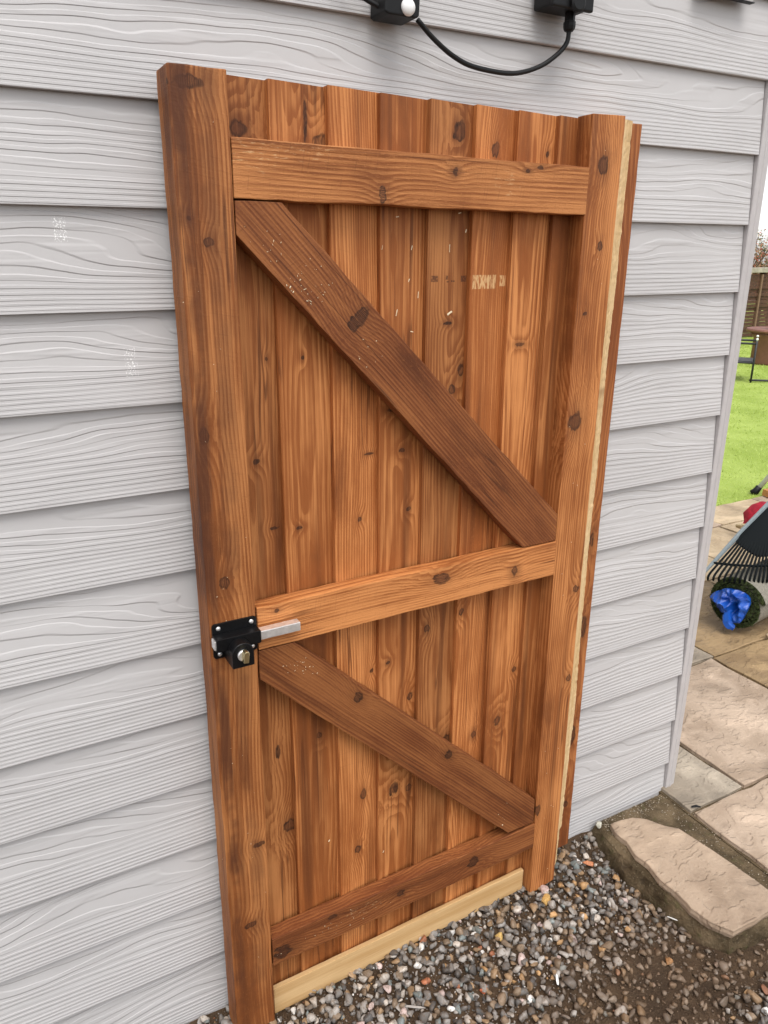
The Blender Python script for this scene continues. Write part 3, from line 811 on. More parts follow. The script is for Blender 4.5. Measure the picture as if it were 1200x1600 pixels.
timber('closing_strip', [(0.82, 0.055), (0.960, 0.055), (0.957, 0.5), (0.957, 0.9), (0.963, 1.84), (0.82, 1.84)], -0.0600, -0.0420, fS,
       wood('strip_timber', 13, 0.80, [(0.035, 0.95, 0.012, 0.02), (0.034, 0.42, 0.01, 0.03), (0.036, 0.20, 0.01, 0.012), (0.035, 0.72, 0.012, 0.03)], ring=210, red=0.5), 3)
# rough fresh-sawn ledge along the hanging edge
rs = random.Random(21); L_, R_ = [], []
n = 240
for i in range(n + 1):
    v = 0.035 + (1.838 - 0.035) * i / n
    base = 0.9035 + 0.004 * mnoise.noise((v * 4, 3, 0)) + 0.007 * math.exp(-((v - 0.52) / 0.22) ** 2) - (0.006 if v < 0.15 else 0) + 0.007 * max(0.0, (v - 0.9) / 0.94)
    R_.append((base + rs.choice([0, 0, 0, rs.uniform(-.002, .0015)]), v)); L_.append((0.868, v))
bm = bmesh.new()
fP = Frame(0.888, 0.0, UP)
cols = 5
grid = []
for i in range(n + 1):
    row = []
    for j in range(cols + 1):
        t = j / cols
        u = L_[i][0] + (R_[i][0] - L_[i][0]) * t; v = L_[i][1]
        w = -0.006 - 0.012 * t + rs.uniform(-.0005, .0005) * (1 if 0 < j else 0)
        x, z = fP.loc(u, v); row.append(bm.verts.new((x, -w, z)))
    x, z = fP.loc(R_[i][0], R_[i][1]); row.append(bm.verts.new((x, 0.0418, z)))
    x, z = fP.loc(L_[i][0], L_[i][1]); row.append(bm.verts.new((x, 0.0418, z)))
    grid.append(row)
m_ = cols + 3
for a, b in zip(grid, grid[1:]):
    for q in range(m_):
        bm.faces.new((a[q], a[(q + 1) % m_], b[(q + 1) % m_], b[q]))
bm.faces.new(grid[0][::-1]); bm.faces.new(grid[-1])
bmesh.ops.recalc_face_normals(bm, faces=bm.faces[:])
o = obj('sawn_edge', bm, pale_wood('fresh_sawn_timber', 4, (0.68, 0.49, 0.27), hairy=0.5), gate)
o.location = (fP.u0, 0, 0); o['label'] = 'pale rough freshly sawn edge'

def rail(v0l, v1l, v0r, v1r, u0, u1, knots, seed, w1=0.001, w0=-0.0335, fresh=(), **kw):
    fr = Frame(u0, (v0l + v1l) / 2, ACROSS + math.atan2((v0l + v1l) / 2 - (v0r + v1r) / 2, u1 - u0))
    fs = []
    for (u, v, hu, hv) in fresh:
        x, z = fr.loc(u, v); fs.append((x, z, hv, hu))
    return timber('rail', [(u0, v0l), (u1, v0r), (u1, v1r), (u0, v1l)], w0, w1, fr, wood('rail_timber', seed, knots=fr.knots(knots), fresh=fs, **kw), seed, jit=0.0008)
rail(1.666, 1.749, 1.6635, 1.7475, 0.0875, 0.7905, [(0.485, 1.724, 0.0066, 0.0091), (0.342, 1.68, 0.007, 0.0136), (0.672, 1.74, 0.009, 0.0043), (0.643, 1.732, 0.0059, 0.0042)], 71, tone=0.88, rough_sawn=0.9, ring=150, depth=0.07, cx=0.10, streaks=0.5, fresh=[(0.12, 1.725, 0.05, 0.03), (0.20, 1.735, 0.08, 0.015), (0.60, 1.71, 0.04, 0.025)])
rail(0.907, 0.991, 0.911, 0.9915, 0.0885, 0.7850, [(0.483, 0.964, 0.0201, 0.0132), (0.671, 0.942, 0.0079, 0.0143), (0.126, 0.977, 0.0061, 0.0051)], 72, tone=1.08, rough_sawn=0.6, ring=165, depth=0.06, cx=0.12, streaks=0.5)
rail(0.1535, 0.226, 0.151, 0.224, 0.0835, 0.7925, [(0.602, 0.190, 0.0176, 0.0178), (0.106, 0.177, 0.0202, 0.0187), (0.397, 0.198, 0.0121, 0.0112), (0.225, 0.217, 0.0123, 0.0069)], 73, red=0.8, tone=0.55, rough_sawn=0.6, ring=170, depth=0.06, cx=-0.10, streaks=0.8, fresh=[(0.3, 0.20, 0.05, 0.02)])
timber('kick_board', [(0.0885, -0.012), (0.787, 0.000), (0.787, 0.063), (0.0885, 0.060)], -0.0318, -0.021, Frame(0.0885, 0.03, ACROSS), pale_wood('untreated_timber', 9, (0.60, 0.40, 0.20)), 5)['label'] = 'pale untreated bottom board'
def brace(poly, knots, seed, w1=-0.001, **kw):
    (ax, av), (bx, bv) = poly[0], poly[1]
    a = math.atan2(bx - ax, bv - av)
    fr = Frame(ax, av, a)
    timber('brace', poly, -0.0332, w1, fr, wood('brace_timber', seed, knots=[(*fr.loc(u, v), r1, r2) for u, v, r1, r2 in knots], **kw), seed, jit=0.0008)
brace([(0.0885, 1.6145), (0.692, 0.9935), (0.7838, 0.9935), (0.7838, 1.054), (0.164, 1.6630), (0.0885, 1.6630)], [(0.296, 1.485, 0.026, 0.012)], 81, red=0.8, tone=0.54, rough_sawn=0.8, ring=185, depth=0.05, cx=0.06, streaks=0.7)
brace([(0.0885, 0.845), (0.707, 0.2315), (0.7875, 0.2305), (0.7865, 0.300), (0.158, 0.9045), (0.0885, 0.9045)], [(0.291, 0.746, 0.0116, 0.0118), (0.516, 0.529, 0.0105, 0.0103)], 82, red=0.8, tone=0.48, rough_sawn=0.6, ring=200, depth=0.06, cx=0.05, streaks=0.7)

# latch: plate > housing, bolt, lock barrel, thumb turn, screws
def rrect(x0, x1, z0, z1, r, n=5):
    out = []
    for cx, cz, a0 in ((x1 - r, z0 + r, -90), (x1 - r, z1 - r, 0), (x0 + r, z1 - r, 90), (x0 + r, z0 + r, 180)):
        for k in range(n + 1):
            a = R(a0 + 90 * k / n); out.append((cx + r * math.cos(a), cz + r * math.sin(a)))
    return out
bm = bmesh.new(); prism(bm, rrect(-0.040, 0.041, -0.0345, 0.0325, 0.006), -0.0035, 0.0, 'y'); bevel(bm, 0.0006, 2)
latch = obj('latch', bm, M_latch, gate)
latch.location = (0.0445, -0.0006, 0.9465); latch['label'] = 'black sliding bolt lock plate'
bm = bmesh.new(); prism(bm, rrect(-0.0405, 0.0405, -0.012, 0.012, 0.002), -0.027, -0.0038, 'y'); bevel(bm, 0.001, 2)
o = obj('bolt_housing', bm, M_latch, latch); o.location = (0, 0, 0.002)
bm = bmesh.new(); box(bm, -0.0435, 0.1165, -0.0245, -0.0072, -0.0085, 0.0085); bevel(bm, 0.0012, 2)
o = obj('bolt', bm, M_steel, latch); o.location = (0, 0, 0.002)
def arch(w, z0, zc, n=12):
    return [(-w, z0), (w, z0), (w, zc)] + [(w * math.cos(R(180 * k / n)), zc + w * math.sin(R(180 * k / n))) for k in range(1, n)] + [(-w, zc)]
bm = bmesh.new(); prism(bm, arch(0.0195, -0.036, -0.010), -0.050, -0.004, 'y'); bevel(bm, 0.002, 3)
o = obj('lock_barrel', bm, M_latch, latch); o.location = (-0.0015, 0, 0)
bm = bmesh.new(); lathe(bm, [(0.0105, 0), (0.0105, 0.003), (0.0092, 0.004)], 24)
o = obj('cylinder', bm, M_steel, latch, smooth=False); o.location = (-0.002, -0.0502, -0.012); o.rotation_euler = (R(90), 0, 0)
bm = bmesh.new(); prism(bm, arch(0.0046, -0.0085, 0.0085)[:3] + arch(0.0046, -0.0085, 0.0085)[3:], -0.0125, 0.0, 'y')
bevel(bm, 0.0012, 2)
o = obj('thumb_turn', bm, M_brass, latch); o.location = (-0.001, -0.0535, -0.0125); o.rotation_euler = (0, R(6), 0)
for (sx, sz) in ((-0.029, 0.0235), (0.031, 0.0235), (-0.029, -0.0255), (0.031, -0.0255)):
    bm = bmesh.new(); lathe(bm, [(0.0042, 0), (0.0040, 0.0012), (0.0026, 0.0023), (0.0012, 0.0026)], 16)
    o = obj('screw', bm, M_steel, latch, smooth=True); o.location = (sx, -0.0034, sz); o.rotation_euler = (R(90), 0, 0)

# sawdust and splinters clinging to the gate
def build_chips():
    rg = np.random.default_rng(8); V = []; F = []
    def chip(u, v, w, L, W, a):
        i = len(V); c, s = math.cos(a), math.sin(a); t = rg.uniform(0.0004, 0.0014)
        for du, dv, dw in ((-L, -W, 0.0002), (L, -W * .6, 0.0002 + t * rg.random()), (L * .8, W, 0.0002 + t), (-L, W * .7, 0.0003), (0, 0, t + .0006)):
            V.append((u + du * c - dv * s, -(w + dw), v + du * s + dv * c))
        for q in range(4): F.append((i + q, i + (q + 1) % 4, i + 4))
        F.append((i, i + 3, i + 2, i + 1))
    def cl(u, v, su, sv, n, w, l0=0.0006, l1=0.0022):
        for _ in range(n):
            cu, cv = rg.normal(u, su), rg.normal(v, sv)
            lo, hi = (1.6145 - 1.029 * (cu - 0.0885), 1.663 - 0.9826 * (cu - 0.164)) if v > 1.2 else (0.845 - 0.992 * (cu - 0.0885), 0.9045 - 0.962 * (cu - 0.158))
            if w == -0.0008 and not lo + 0.006 < cv < hi - 0.006: continue
            sc_ = rg.uniform(0.3, 1.0) ** 1.5
            chip(cu, cv, w, (l0 + (l1 - l0) * rg.random()) * sc_ + .0003, rg.uniform(.0003, .0009) * sc_ + .0002, rg.uniform(0, 3.14))
    cl(0.195, 1.535, 0.022, 0.018, 46, -0.0008); cl(0.140, 1.595, 0.02, 0.02, 16, -0.0008); cl(0.30, 1.43, 0.02, 0.02, 8, -0.0008)
    cl(0.165, 0.852, 0.018, 0.012, 26, -0.0008); cl(0.71, 0.28, 0.03, 0.02, 8, -0.0008); cl(0.42, 0.62, 0.08, 0.06, 0, 0)
    cl(0.25, 0.19, 0.10, 0.012, 26, 0.0012, .0005, .0012); cl(0.04, 0.9, 0.02, 0.5, 26, 0.0004, .0005, .0013); cl(0.83, 0.7, 0.02, 0.6, 26, 0.0004, .0005, .0014)
    for (u, v, L, W, a) in ((0.505, 1.486, .006, .0022, .5), (0.42, 1.60, .004, .0009, 1.3), (0.415, 1.545, .003, .001, 1.2), (0.423, 1.455, .003, .001, -.3), (0.50, 1.60, .007, .0007, 1.6), (0.535, 1.63, .003, .0012, 1.3), (0.52, 1.66, .003, .001, .2), (0.435, 1.52, .006, .0009, 1.5), (0.39, 1.49, .006, .001, 1.4), (0.39, 1.65, .003, .001, .1), (0.37, 0.30, .003, .0011, 1.0), (0.235, 0.39, .003, .0015, 1.1), (0.36, 1.60, .004, .0006, 1.4)):
        chip(u, v, -0.0335, L, W, a)
    o = mesh_obj('wood_flecks', V, F, plain('pale_splinter', (0.74, 0.62, 0.42), 0.8), gate); stuff(o)
build_chips()

# ------------------------------------------------------------------ scraps on the gravel
def on_soil(x, y, dz): return (x, y, soil_h(x, y) + dz)
single_stone('ochre_stone', on_soil(-0.549, -0.107, 0.012), 0.022, (0.50, 0.30, 0.10), 'large ochre stone in front of the right foot of the gate', 'stone', 0.4, 1, 0.75)
single_stone('yellow_stone', on_soil(-0.717, -0.139, 0.010), 0.017, (0.58, 0.38, 0.13), 'angular yellow stone in the gravel before the pale bottom board', 'stone', 1.2, 2, 0.8)
single_stone('terracotta_shard', on_soil(-0.837, -0.24, 0.008), 0.015, (0.42, 0.11, 0.045), 'bright red terracotta fragment lying in the gravel', 'fragment', 0.1, 3, 0.4)
single_stone('pointed_stone', on_soil(-0.362, -0.078, 0.012), 0.026, (0.42, 0.16, 0.07), 'long pointed orange stone beside the step by the cladding', 'stone', -0.75, 4, 0.3, 0.34)
single_stone('rust_stone', on_soil(-0.404, -0.388, 0.008), 0.014, (0.30, 0.15, 0.06), 'rust brown stone lying in bare earth near the step', 'stone', 0.7, 5, 0.5)
single_stone('tan_stone', on_soil(-0.805, -0.195, 0.008), 0.016, (0.34, 0.19, 0.08), 'triangular tan stone in gravel between yellow and terracotta pieces', 'stone', 1.5, 6, 0.5)
single_stone('mortar_crumb', (-0.283, -0.022, -0.094), 0.015, (0.42, 0.40, 0.33), 'pale grey mortar lump on the step corner against the wall', 'mortar lump', 0.4, 7, 0.5)
M_paint = plain('white_scrap', (0.80, 0.79, 0.76), 0.6, var=0.05)
for (x, y, L, W, a, lab, cat, nm) in ((-0.300, -0.318, 0.022, 0.0055, -1.15, 'white splinter of painted wood standing in gravel beside the step', 'splinter', 'white_splinter'),
                                 (-0.676, -0.305, 0.013, 0.003, 1.0, 'short white plastic strip lying on the gravel', 'plastic strip', 'plastic_strip'),
                                 (-1.000, -0.205, 0.028, 0.0025, -0.75, 'thin grey stick on the gravel near the pale bottom board', 'stick', 'grey_stick')):
    rs = random.Random(nm); bm = bmesh.new()
    prism(bm, [(-L, -W * .7), (-L * .2, -W), (L * .5, -W * .9), (L, -W * .2), (L * .6, W * .8), (-L * .3, W), (-L * .9, W * .6)], 0, 0.0025, 'z'); bevel(bm, 0.0005, 1)
    o = obj(nm, bm, M_paint if 'grey' not in nm else plain('weathered_stick', (0.40, 0.37, 0.34), 0.8)); o.location = on_soil(x, y, 0.014); o.rotation_euler = (0.12, -0.2, a); tag(o, lab, cat)
bm = bmesh.new(); tube(bm, [(0, 0, 0), (0.012, -0.006, 0.003), (0.022, -0.014, 0.001)], [0.0026, 0.0034, 0.002], 6)
o = obj('dark_twig', bm, M_black); o.location = (-0.004, -0.10, -0.084); tag(o, 'short dark twig stuck in the paving joint by the corner', 'twig')

# ------------------------------------------------------------------ things on the patio
# roll of artificial turf, its end towards us, axis roughly along +x
roll = empty('turf_roll', (1.03, 0.575, -0.087))
roll.rotation_euler = (0, 0, R(9))
tag(roll, 'rolled up length of artificial turf lying on the patio', 'turf roll')
M_back = plain('turf_backing', (0.20, 0.185, 0.15), 0.85, var=0.25, scale=140, bump=0.002)
M_turf = plain('dark_turf', (0.055, 0.075, 0.022), 0.85, var=0.7, scale=90, bump=0.01)
RO = 0.128; LEN = 0.95
bm = bmesh.new()
turns, seg = 2.3, 110
outer, inner = [], []
for i in range(seg + 1):
    a = 2 * math.pi * turns * i / seg + 0.9
    r = 0.066 + (RO - 0.066) * i / seg
    for lst, rr in ((outer, r), (inner, r - 0.021)):
        lst.append((rr * math.cos(a), RO + rr * math.sin(a) * 0.96))
def sheet(bm, a, x0, x1, jag=0.0):
    r0 = random.Random(2)
    A = [bm.verts.new((x0 + r0.uniform(-jag, jag), p[0], p[1])) for p in a]; B = [bm.verts.new((x1, p[0], p[1])) for p in a]
    for i in range(len(a) - 1): bm.faces.new((A[i], A[i + 1], B[i + 1], B[i]))
    return A, B
A, B = sheet(bm, outer, 0, LEN)
obj('backing', bm, M_back, roll, smooth=True)
bm = bmesh.new()
r0 = random.Random(5)
A, B = sheet(bm, [(p[0] * 0.995, RO + (p[1] - RO) * 0.995) for p in outer], 0.002, LEN - .002, 0.003)
A2, B2 = sheet(bm, inner, 0.0, LEN - .002, 0.005)
for i in range(len(A) - 1): bm.faces.new((A[i + 1], A[i], A2[i], A2[i + 1])); bm.faces.new((B[i], B[i + 1], B2[i + 1], B2[i]))
turf = obj('turf_pile', bm, M_turf, roll)
V, F = [], []
for _ in range(2600):                                     # blades on the cut end
    i = r0.randrange(len(outer)); t = r0.random()
    y = outer[i][0] * (1 - t) + inner[i][0] * t; z = outer[i][1] * (1 - t) + inner[i][1] * t
    k = len(V); a = r0.uniform(0, 6.28); w = 0.0016
    V += [(0.004, y - w * math.cos(a), z - w * math.sin(a)), (0.004, y + w * math.cos(a), z + w * math.sin(a)), (-r0.uniform(.004, .014), y + r0.uniform(-.012, .012), z + r0.uniform(-.012, .012))]; F.append((k, k + 1, k + 2))
stuff(mesh_obj('cut_blades', V, F, M_turf, roll))

# blue plastic sack stuffed into the roll
gB = G('blue_plastic'); x_, y_, z_ = gB.coords(); gB.color(gB.mix(gB.noise(x_, y_, z_, 9, 2).ss(.3, .7), (0.004, 0.042, 0.28), (0.009, 0.10, 0.50))); gB.rough(0.34); gB.spec(0.5)
M_blue = gB.mat
bm = bmesh.new()
nr, na = 16, 54
def sack_pt(i, j, back):
    t = i / nr; a = 2 * math.pi * j / na
    ro = 0.078 * (1 + 0.20 * mnoise.noise((math.cos(a) * 1.6, math.sin(a) * 1.6, 4.0)) + 0.10 * math.sin(3 * a + 1))
    y, z = ro * t * math.cos(a), ro * t * math.sin(a) * 0.95
    p = Vector((y * 17, z * 17, 2.0))
    fold = 0.5 - abs(mnoise.noise(p)) * 1.6 + 0.5 * (0.5 - abs(mnoise.noise(p * 2.1 + Vector((5, 1, 0)))) * 1.6)
    hole = math.exp(-(((y + 0.022) / 0.014) ** 2 + ((z - 0.004) / 0.026) ** 2))
    bulge = 0.030 * (1 - t * t) + 0.040 * fold * (1 - 0.35 * t) - 0.055 * hole
    return Vector((0.018 if back else -bulge - 0.004, y, z))
rows_ = []
c0 = bm.verts.new(sack_pt(0, 0, False))
for i in range(1, nr + 1): rows_.append([bm.verts.new(sack_pt(i, j, False)) for j in range(na)])
rows_.append([bm.verts.new(sack_pt(nr * 0.9, j, True)) for j in range(na)])
for j in range(na): bm.faces.new((c0, rows_[0][(j + 1) % na], rows_[0][j]))
for a_, b_ in zip(rows_, rows_[1:]):
    for j in range(na): bm.faces.new((a_[j], a_[(j + 1) % na], b_[(j + 1) % na], b_[j]))
bm.faces.new(rows_[-1])
bmesh.ops.recalc_face_normals(bm, faces=bm.faces[:])
sack = obj('blue_sack', bm, M_blue)
sack.location = (1.012, 0.577, 0.046); sack.rotation_euler = (0, 0, R(9))
tag(sack, 'crumpled blue plastic sack stuffed into the end of the turf roll', 'plastic sack')
bm = bmesh.new()
fl = smooth_path([(-0.010, -0.002, -0.020), (-0.020, 0.004, -0.055), (-0.022, -0.006, -0.085), (-0.015, -0.028, -0.098)], 5)
tube(bm, fl, [0.012 + 0.010 * math.sin(math.pi * i / (len(fl) - 1)) for i in range(len(fl))], 6)
for v in bm.verts: v.co += Vector((0.0, 0.008, 0.008)) * mnoise.noise(v.co * 45)
obj('loose_fold', bm, M_blue, sack)

# plastic leaf rake head lying over the roll
rake = empty('leaf_rake', (1.25, 0.70, 0.17))
tag(rake, 'black plastic fan shaped leaf rake lying on the turf roll', 'rake')
M_rake = plain('rake_plastic', (0.003, 0.0045, 0.005), 0.75, spec=0.1, var=0.2)
M_rim = plain('rake_rim_plastic', (0.16, 0.19, 0.20), 0.5, var=0.1)
apex = Vector((1.86, 1.03, 0.245))
tips = []
nt = 23
for i in range(nt):
    t = i / (nt - 1)
    tips.append(Vector((0.918 + 0.0 * t, 0.668, 0.165)).lerp(Vector((1.30, 0.505, 0.168)), t) + Vector((-0.02, -0.055, 0)) * math.sin(math.pi * t))
for i, tp in enumerate(tips):
    bm = bmesh.new()
    a = apex.lerp(tp, 0.42); b = apex.lerp(tp, 0.90); c = tp
    d = (tp - apex).normalized()
    hook = tp + d * 0.006 + Vector((0, 0, -0.022))
    tube(bm, smooth_path([a, b + Vector((0, 0, 0.004)), c, hook], 3), [0.0050] * 9 + [0.0034], 5)
    o = obj('tine', bm, M_rake if i else M_rim, rake); o.location = -rake.location
bm = bmesh.new(); tube(bm, smooth_path([apex.lerp(tips[i], 0.885) + Vector((0, 0, 0.006)) for i in range(0, nt, 2)], 3), 0.0055, 6)
o = obj('cross_bar', bm, M_rake, rake); o.location = -rake.location
bm = bmesh.new()                                          # solid web of the fan
topv = [bm.verts.new(apex.lerp(tips[i], 0.60 + 0.16 * min(1.0, i / 9.0)) + Vector((0, 0, 0.004))) for i in range(nt)]; botv = [bm.verts.new(apex.lerp(tips[i], 0.60 + 0.16 * min(1.0, i / 9.0)) - Vector((0, 0, 0.004))) for i in range(nt)]
t2 = [bm.verts.new(apex.lerp(tips[i], 0.05) + Vector((0, 0, 0.014))) for i in range(nt)]; b2 = [bm.verts.new(apex.lerp(tips[i], 0.05) - Vector((0, 0, 0.004))) for i in range(nt)]
for i in range(nt - 1):
    bm.faces.new((topv[i], topv[i + 1], t2[i + 1], t2[i])); bm.faces.new((botv[i + 1], botv[i], b2[i], b2[i + 1]))
    bm.faces.new((topv[i + 1], topv[i], botv[i], botv[i + 1]))
o = obj('fan_web', bm, M_rake, rake); o.location = -rake.location
bm = bmesh.new(); tube(bm, [apex.lerp(tips[0], 0.985) + Vector((0, 0.004, 0.004)), apex.lerp(tips[0], 0.5) + Vector((0, 0.006, 0.012)), apex + Vector((0, 0, 0.016))], [0.005, 0.009, 0.012], 8)
o = obj('edge_rib', bm, M_rim, rake); o.location = -rake.location
bm = bmesh.new(); tube(bm, [apex, apex + Vector((0.9, 0.55, 0.14))], 0.014, 10)
o = obj('handle', bm, plain('ash_handle', (0.42, 0.27, 0.13), 0.6), rake); o.location = -rake.location

# pale stick poking out by the roll
bm = bmesh.new(); tube(bm, smooth_path([(1.10, 0.46, -0.072), (1.16, 0.455, -0.050), (1.24, 0.47, -0.03), (1.42, 0.43, -0.02)], 4), [0.008, 0.009, 0.0095, 0.009, 0.009, 0.0085] + [0.008] * 7, 7)
o = obj('pale_stick', bm, plain('bare_wood', (0.46, 0.36, 0.24), 0.8, var=0.3, scale=70, bump=0.002), None, True); tag(o, 'knobbly pale stick on the paving beside the turf roll', 'stick')

# red bag with a rope handle behind the rake
bag = empty('red_bag', (2.06, 1.20, -0.087)); bag.rotation_euler = (0, 0, R(33))
tag(bag, 'red cloth bag with rope handle standing behind the rake', 'bag')
M_red = plain('red_cloth', (0.36, 0.012, 0.030), 0.85, var=0.3, scale=30, bump=0.004)
bm = bmesh.new()
profb = [(0.070, 0.0), (0.088, 0.02), (0.095, 0.07), (0.086, 0.12), (0.090, 0.16), (0.060, 0.21), (0.022, 0.235)]
lathe(bm, profb, 22)
for v in bm.verts:
    v.co = Vector((v.co.x * 0.8, v.co.y * 1.15, v.co.z)) + Vector((0.012, 0.012, 0.008)) * mnoise.noise(v.co * 14)
o = obj('cloth_body', bm, M_red, bag, smooth=True)
bm = bmesh.new()
tube(bm, smooth_path([(-0.07, 0.03, 0.115), (-0.10, 0.075, 0.125), (-0.105, 0.115, 0.120), (-0.085, 0.120, 0.105), (-0.085, 0.06, 0.095), (-0.09, -0.02, 0.095), (-0.075, -0.07, 0.10)], 5), 0.0085, 7)
obj('rope_handle', bm, plain('rope', (0.46, 0.36, 0.22), 0.9, var=0.3, scale=120, bump=0.003), bag, smooth=True)
bm = bmesh.new(); tube(bm, smooth_path([(-0.10, 0.090, 0.10), (-0.11, 0.10, 0.05), (-0.105, 0.105, 0.004)], 4), 0.007, 7)
obj('rope_tail', bm, bpy.data.materials['rope'], bag, smooth=True)
bm = bmesh.new(); lathe(bm, [(0.10, 0.001), (0.105, 0.02), (0.105, 0.075), (0.10, 0.078)], 20)
for v in bm.verts: v.co.x *= 0.75
obj('green_base', bm, plain('green_cloth', (0.10, 0.22, 0.17), 0.8), bag)

# aluminium pole with black foot, and a timber offcut, at the lawn edge
pole = empty('metal_pole', (2.87, 1.84, -0.09)); tag(pole, 'sloping white metal leg with black rubber foot on the lawn edge', 'pole')
bm = bmesh.new(); tube(bm, [(0.012, -0.016, 0.032), (0.33, -0.45, 0.99)], 0.016, 12)
obj('tube', bm, plain('white_aluminium', (0.66, 0.66, 0.66), 0.4, var=0.05), pole, True)
bm = bmesh.new(); tube(bm, [(-0.006, 0.008, -0.006), (0.004, -0.006, 0.012), (0.016, -0.02, 0.046)], [0.027, 0.024, 0.020], 12)
obj('foot', bm, M_black, pole, True)
bm = bmesh.new(); box(bm, -0.02, 0.55, -0.05, 0.05, 0.0, 0.045); bevel(bm, 0.003)
o = obj('timber_offcut', bm, plain('orange_timber', (0.42, 0.19, 0.06), 0.65, var=0.2, scale=40)); o.location = (2.86, 1.715, -0.084); o.rotation_euler = (0, 0, R(-8)); tag(o, 'orange brown timber offcut lying at the lawn edge', 'timber')

# dark metal frame table on the lawn
tb = empty('metal_side_table', (6.95, 4.94, -0.098)); tb.rotation_euler = (0, 0, R(126))
tag(tb, 'black metal framed garden side table standing on the lawn', 'side table')
M_dm = plain('dark_metal', (0.020, 0.021, 0.023), 0.45, var=0.2)
W_, D_ = 0.42, 0.42
for (x, y) in ((0, 0), (W_, 0), (0, -D_), (W_, -D_)):
    bm = bmesh.new(); tube(bm, [(x * 1.04, y * 1.04, 0), (x, y, 0.50)], 0.012, 8); o = obj('leg', bm, M_dm, tb, True)
    bm = bmesh.new(); bmesh.ops.create_uvsphere(bm, u_segments=10, v_segments=6, radius=0.016)
    bmesh.ops.translate(bm, verts=bm.verts[:], vec=(x, y, 0.535)); obj('leg_cap', bm, M_whiteplastic, tb, True)
for z in (0.48, 0.245):
    for (a, b) in (((0, 0), (W_, 0)), ((0, -D_), (W_, -D_)), ((0, 0), (0, -D_)), ((W_, 0), (W_, -D_))):
        bm = bmesh.new(); tube(bm, [(*a, z), (*b, z)], 0.013, 8); obj('crossbar', bm, M_dm, tb, True)
bm = bmesh.new(); box(bm, 0.012, W_ - .012, -D_ + .012, -0.012, 0.252, 0.262); obj('shelf', bm, M_dm, tb)
bm = bmesh.new(); tube(bm, smooth_path([(6.95, 4.96, -0.07), (7.15, 4.85, -0.075), (7.4, 4.55, -0.078), (7.6, 4.2, -0.078)], 5), 0.014, 7)  # thin dark tube along the grass at the table foot
o = obj('streak', bm, M_dm, None, True); tag(o, 'dark streak trailing over the lawn by the black metal table', 'streak')

# round brown fire pit table and pale yellow pot
pit = empty('round_table', (8.72, 5.98, -0.098)); tag(pit, 'round reddish brown pedestal table at the far side of the lawn', 'table')
M_pit = plain('brown_stoneware', (0.20, 0.085, 0.062), 0.55, var=0.15, scale=12)
bm = bmesh.new(); lathe(bm, [(0.24, 0.0), (0.25, 0.03), (0.245, 0.36), (0.27, 0.40), (0.30, 0.455)], 32); obj('pedestal', bm, M_pit, pit, True)
bm = bmesh.new(); lathe(bm, [(0.30, 0.456), (0.355, 0.462), (0.365, 0.485), (0.355, 0.505), (0.30, 0.508)], 40); obj('table_top', bm, M_pit, pit)
bm = bmesh.new(); lathe(bm, [(0.075, 0), (0.085, 0.02), (0.09, 0.2), (0.082, 0.215)], 24)
o = obj('yellow_pot', bm, plain('pale_yellow_glaze', (0.70, 0.60, 0.27), 0.45, var=0.05)); o.location = (8.60, 5.88, 0.4115); tag(o, 'pale yellow pot standing on the round brown table', 'pot')

# fence across the end of the garden
fen = empty('slatted_fence', (12.0, 8.6, -0.098)); fen.rotation_euler = (0, 0, 0)
tag(fen, 'dark brown slatted timber fence with pale capping at the garden end', 'fence')
M_slat = plain('brown_stain', (0.085, 0.038, 0.022), 0.75, var=0.35, scale=14)
M_cap = plain('weathered_capping', (0.36, 0.32, 0.26), 0.8, var=0.2, scale=10)
rs = random.Random(31)
for i in range(17):
    bm = bmesh.new(); box(bm, -16.0, 8.0, -0.012, 0.012, 0, 0.062); bevel(bm, 0.003, 1)
    o = obj('slat', bm, M_slat, fen); o.location = (0, rs.choice([-.012, .012]), 0.02 + i * 0.068); o.rotation_euler = (R(rs.uniform(-4, 4)), 0, 0)
for x in np.arange(-14.4, 7.3, 1.8):
    bm = bmesh.new(); box(bm, -0.045, 0.045, 0.03, 0.12, 0, 1.2); bevel(bm, 0.004, 1); o = obj('post', bm, M_slat, fen); o.location = (x, 0, 0)
M_bat = plain('light_batten', (0.20, 0.12, 0.075), 0.75)
for x in [-0.18] + list(np.arange(-13.5, 7.0, 1.8)):
    bm = bmesh.new(); box(bm, -0.02, 0.02, -0.058, -0.028, 0, 1.17); o = obj('batten', bm, M_bat, fen); o.location = (x, 0, 0)
bm = bmesh.new(); box(bm, -16.05, 8.05, -0.07, 0.13, 1.201, 1.29); bevel(bm, 0.006, 1); obj('capping', bm, M_cap, fen)

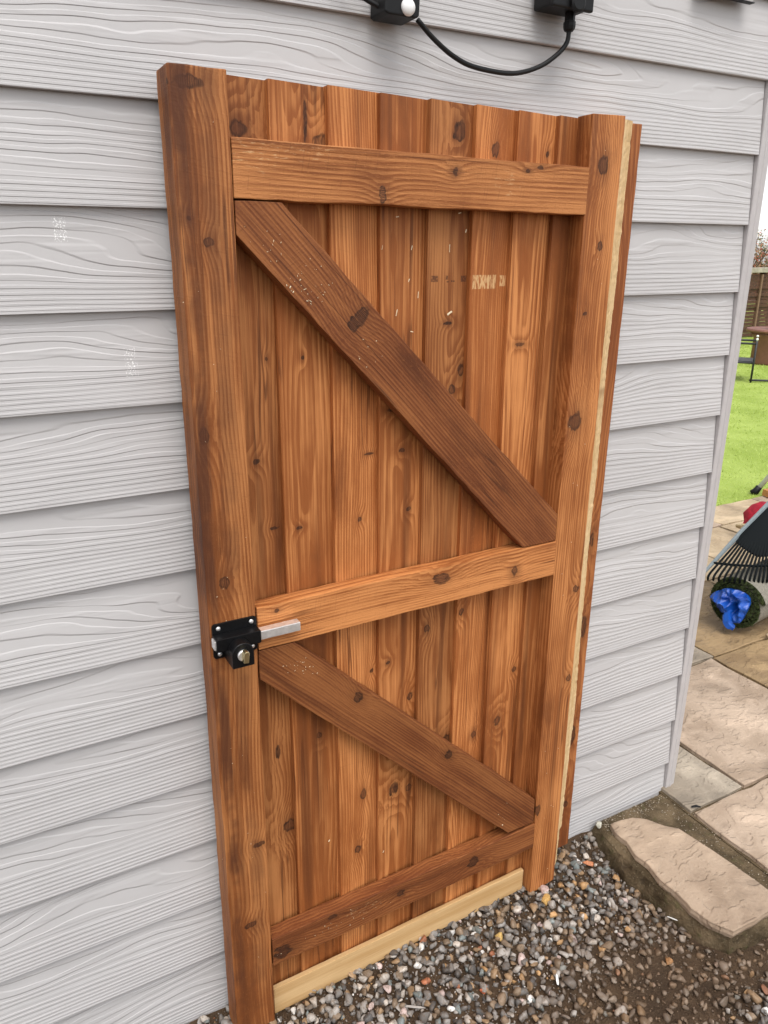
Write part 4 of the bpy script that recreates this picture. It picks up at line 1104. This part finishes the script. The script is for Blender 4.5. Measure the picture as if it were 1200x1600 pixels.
# shrub with orange-red young leaves behind the fence
def shrub(loc, label, seed, W, H, mats):
    rg = np.random.default_rng(seed)
    root = empty('garden_shrub', loc); tag(root, label, 'shrub', 'shrubs behind the fence')
    bm = bmesh.new(); ends = []
    for i in range(26):
        a = rg.uniform(0, 6.28); s = rg.uniform(.2, 1) * W; hh = H * rg.uniform(.6, 1.05)
        p = [(0.05 * math.cos(a), 0.05 * math.sin(a), 0), (s * .35 * math.cos(a), s * .35 * math.sin(a), hh * .45), (s * .8 * math.cos(a + .3), s * .8 * math.sin(a + .3), hh * .8), (s * math.cos(a + .2), s * math.sin(a + .2), hh)]
        pp = smooth_path(p, 4); tube(bm, pp, [0.022 - 0.016 * k / (len(pp) - 1) for k in range(len(pp))], 5); ends += pp[4:]
    obj('trunk', bm, plain('shrub_bark', (0.13, 0.085, 0.055), 0.85), root)
    for mi, m in enumerate(mats):
        V, F = [], []
        for _ in range(1500):
            e = ends[rg.integers(len(ends))]; p = np.array(e) + rg.normal(0, 0.12, 3)
            L = rg.uniform(.03, .06); d = rg.normal(size=3); d /= np.linalg.norm(d); q = np.cross(d, rg.normal(size=3)); q /= np.linalg.norm(q)
            k = len(V); V += [tuple(p), tuple(p + d * L * .5 + q * L * .28), tuple(p + d * L), tuple(p + d * L * .5 - q * L * .28)]; F.append((k, k + 1, k + 2, k + 3))
        o = mesh_obj('crown', V, F, m, root); stuff(o)
ML = [leafmat('red_leaf', (0.36, 0.07, 0.035), (0.50, 0.15, 0.06)), leafmat('tan_leaf', (0.32, 0.20, 0.10), (0.46, 0.33, 0.19)), leafmat('olive_leaf', (0.07, 0.09, 0.03), (0.15, 0.15, 0.06))]
for (x, y, lab, sd, h) in ((12.35, 9.6, 'tall loose shrub with orange red leaves just right of the building corner', 1, 1.95), (11.0, 9.7, 'orange leaved shrub behind the fence, hidden by the building corner', 2, 1.8), (13.9, 9.7, 'orange leaved shrub behind the fence, farthest right of the row', 3, 1.85)):
    shrub((x, y, -0.1), lab, sd, 1.0, h, ML)
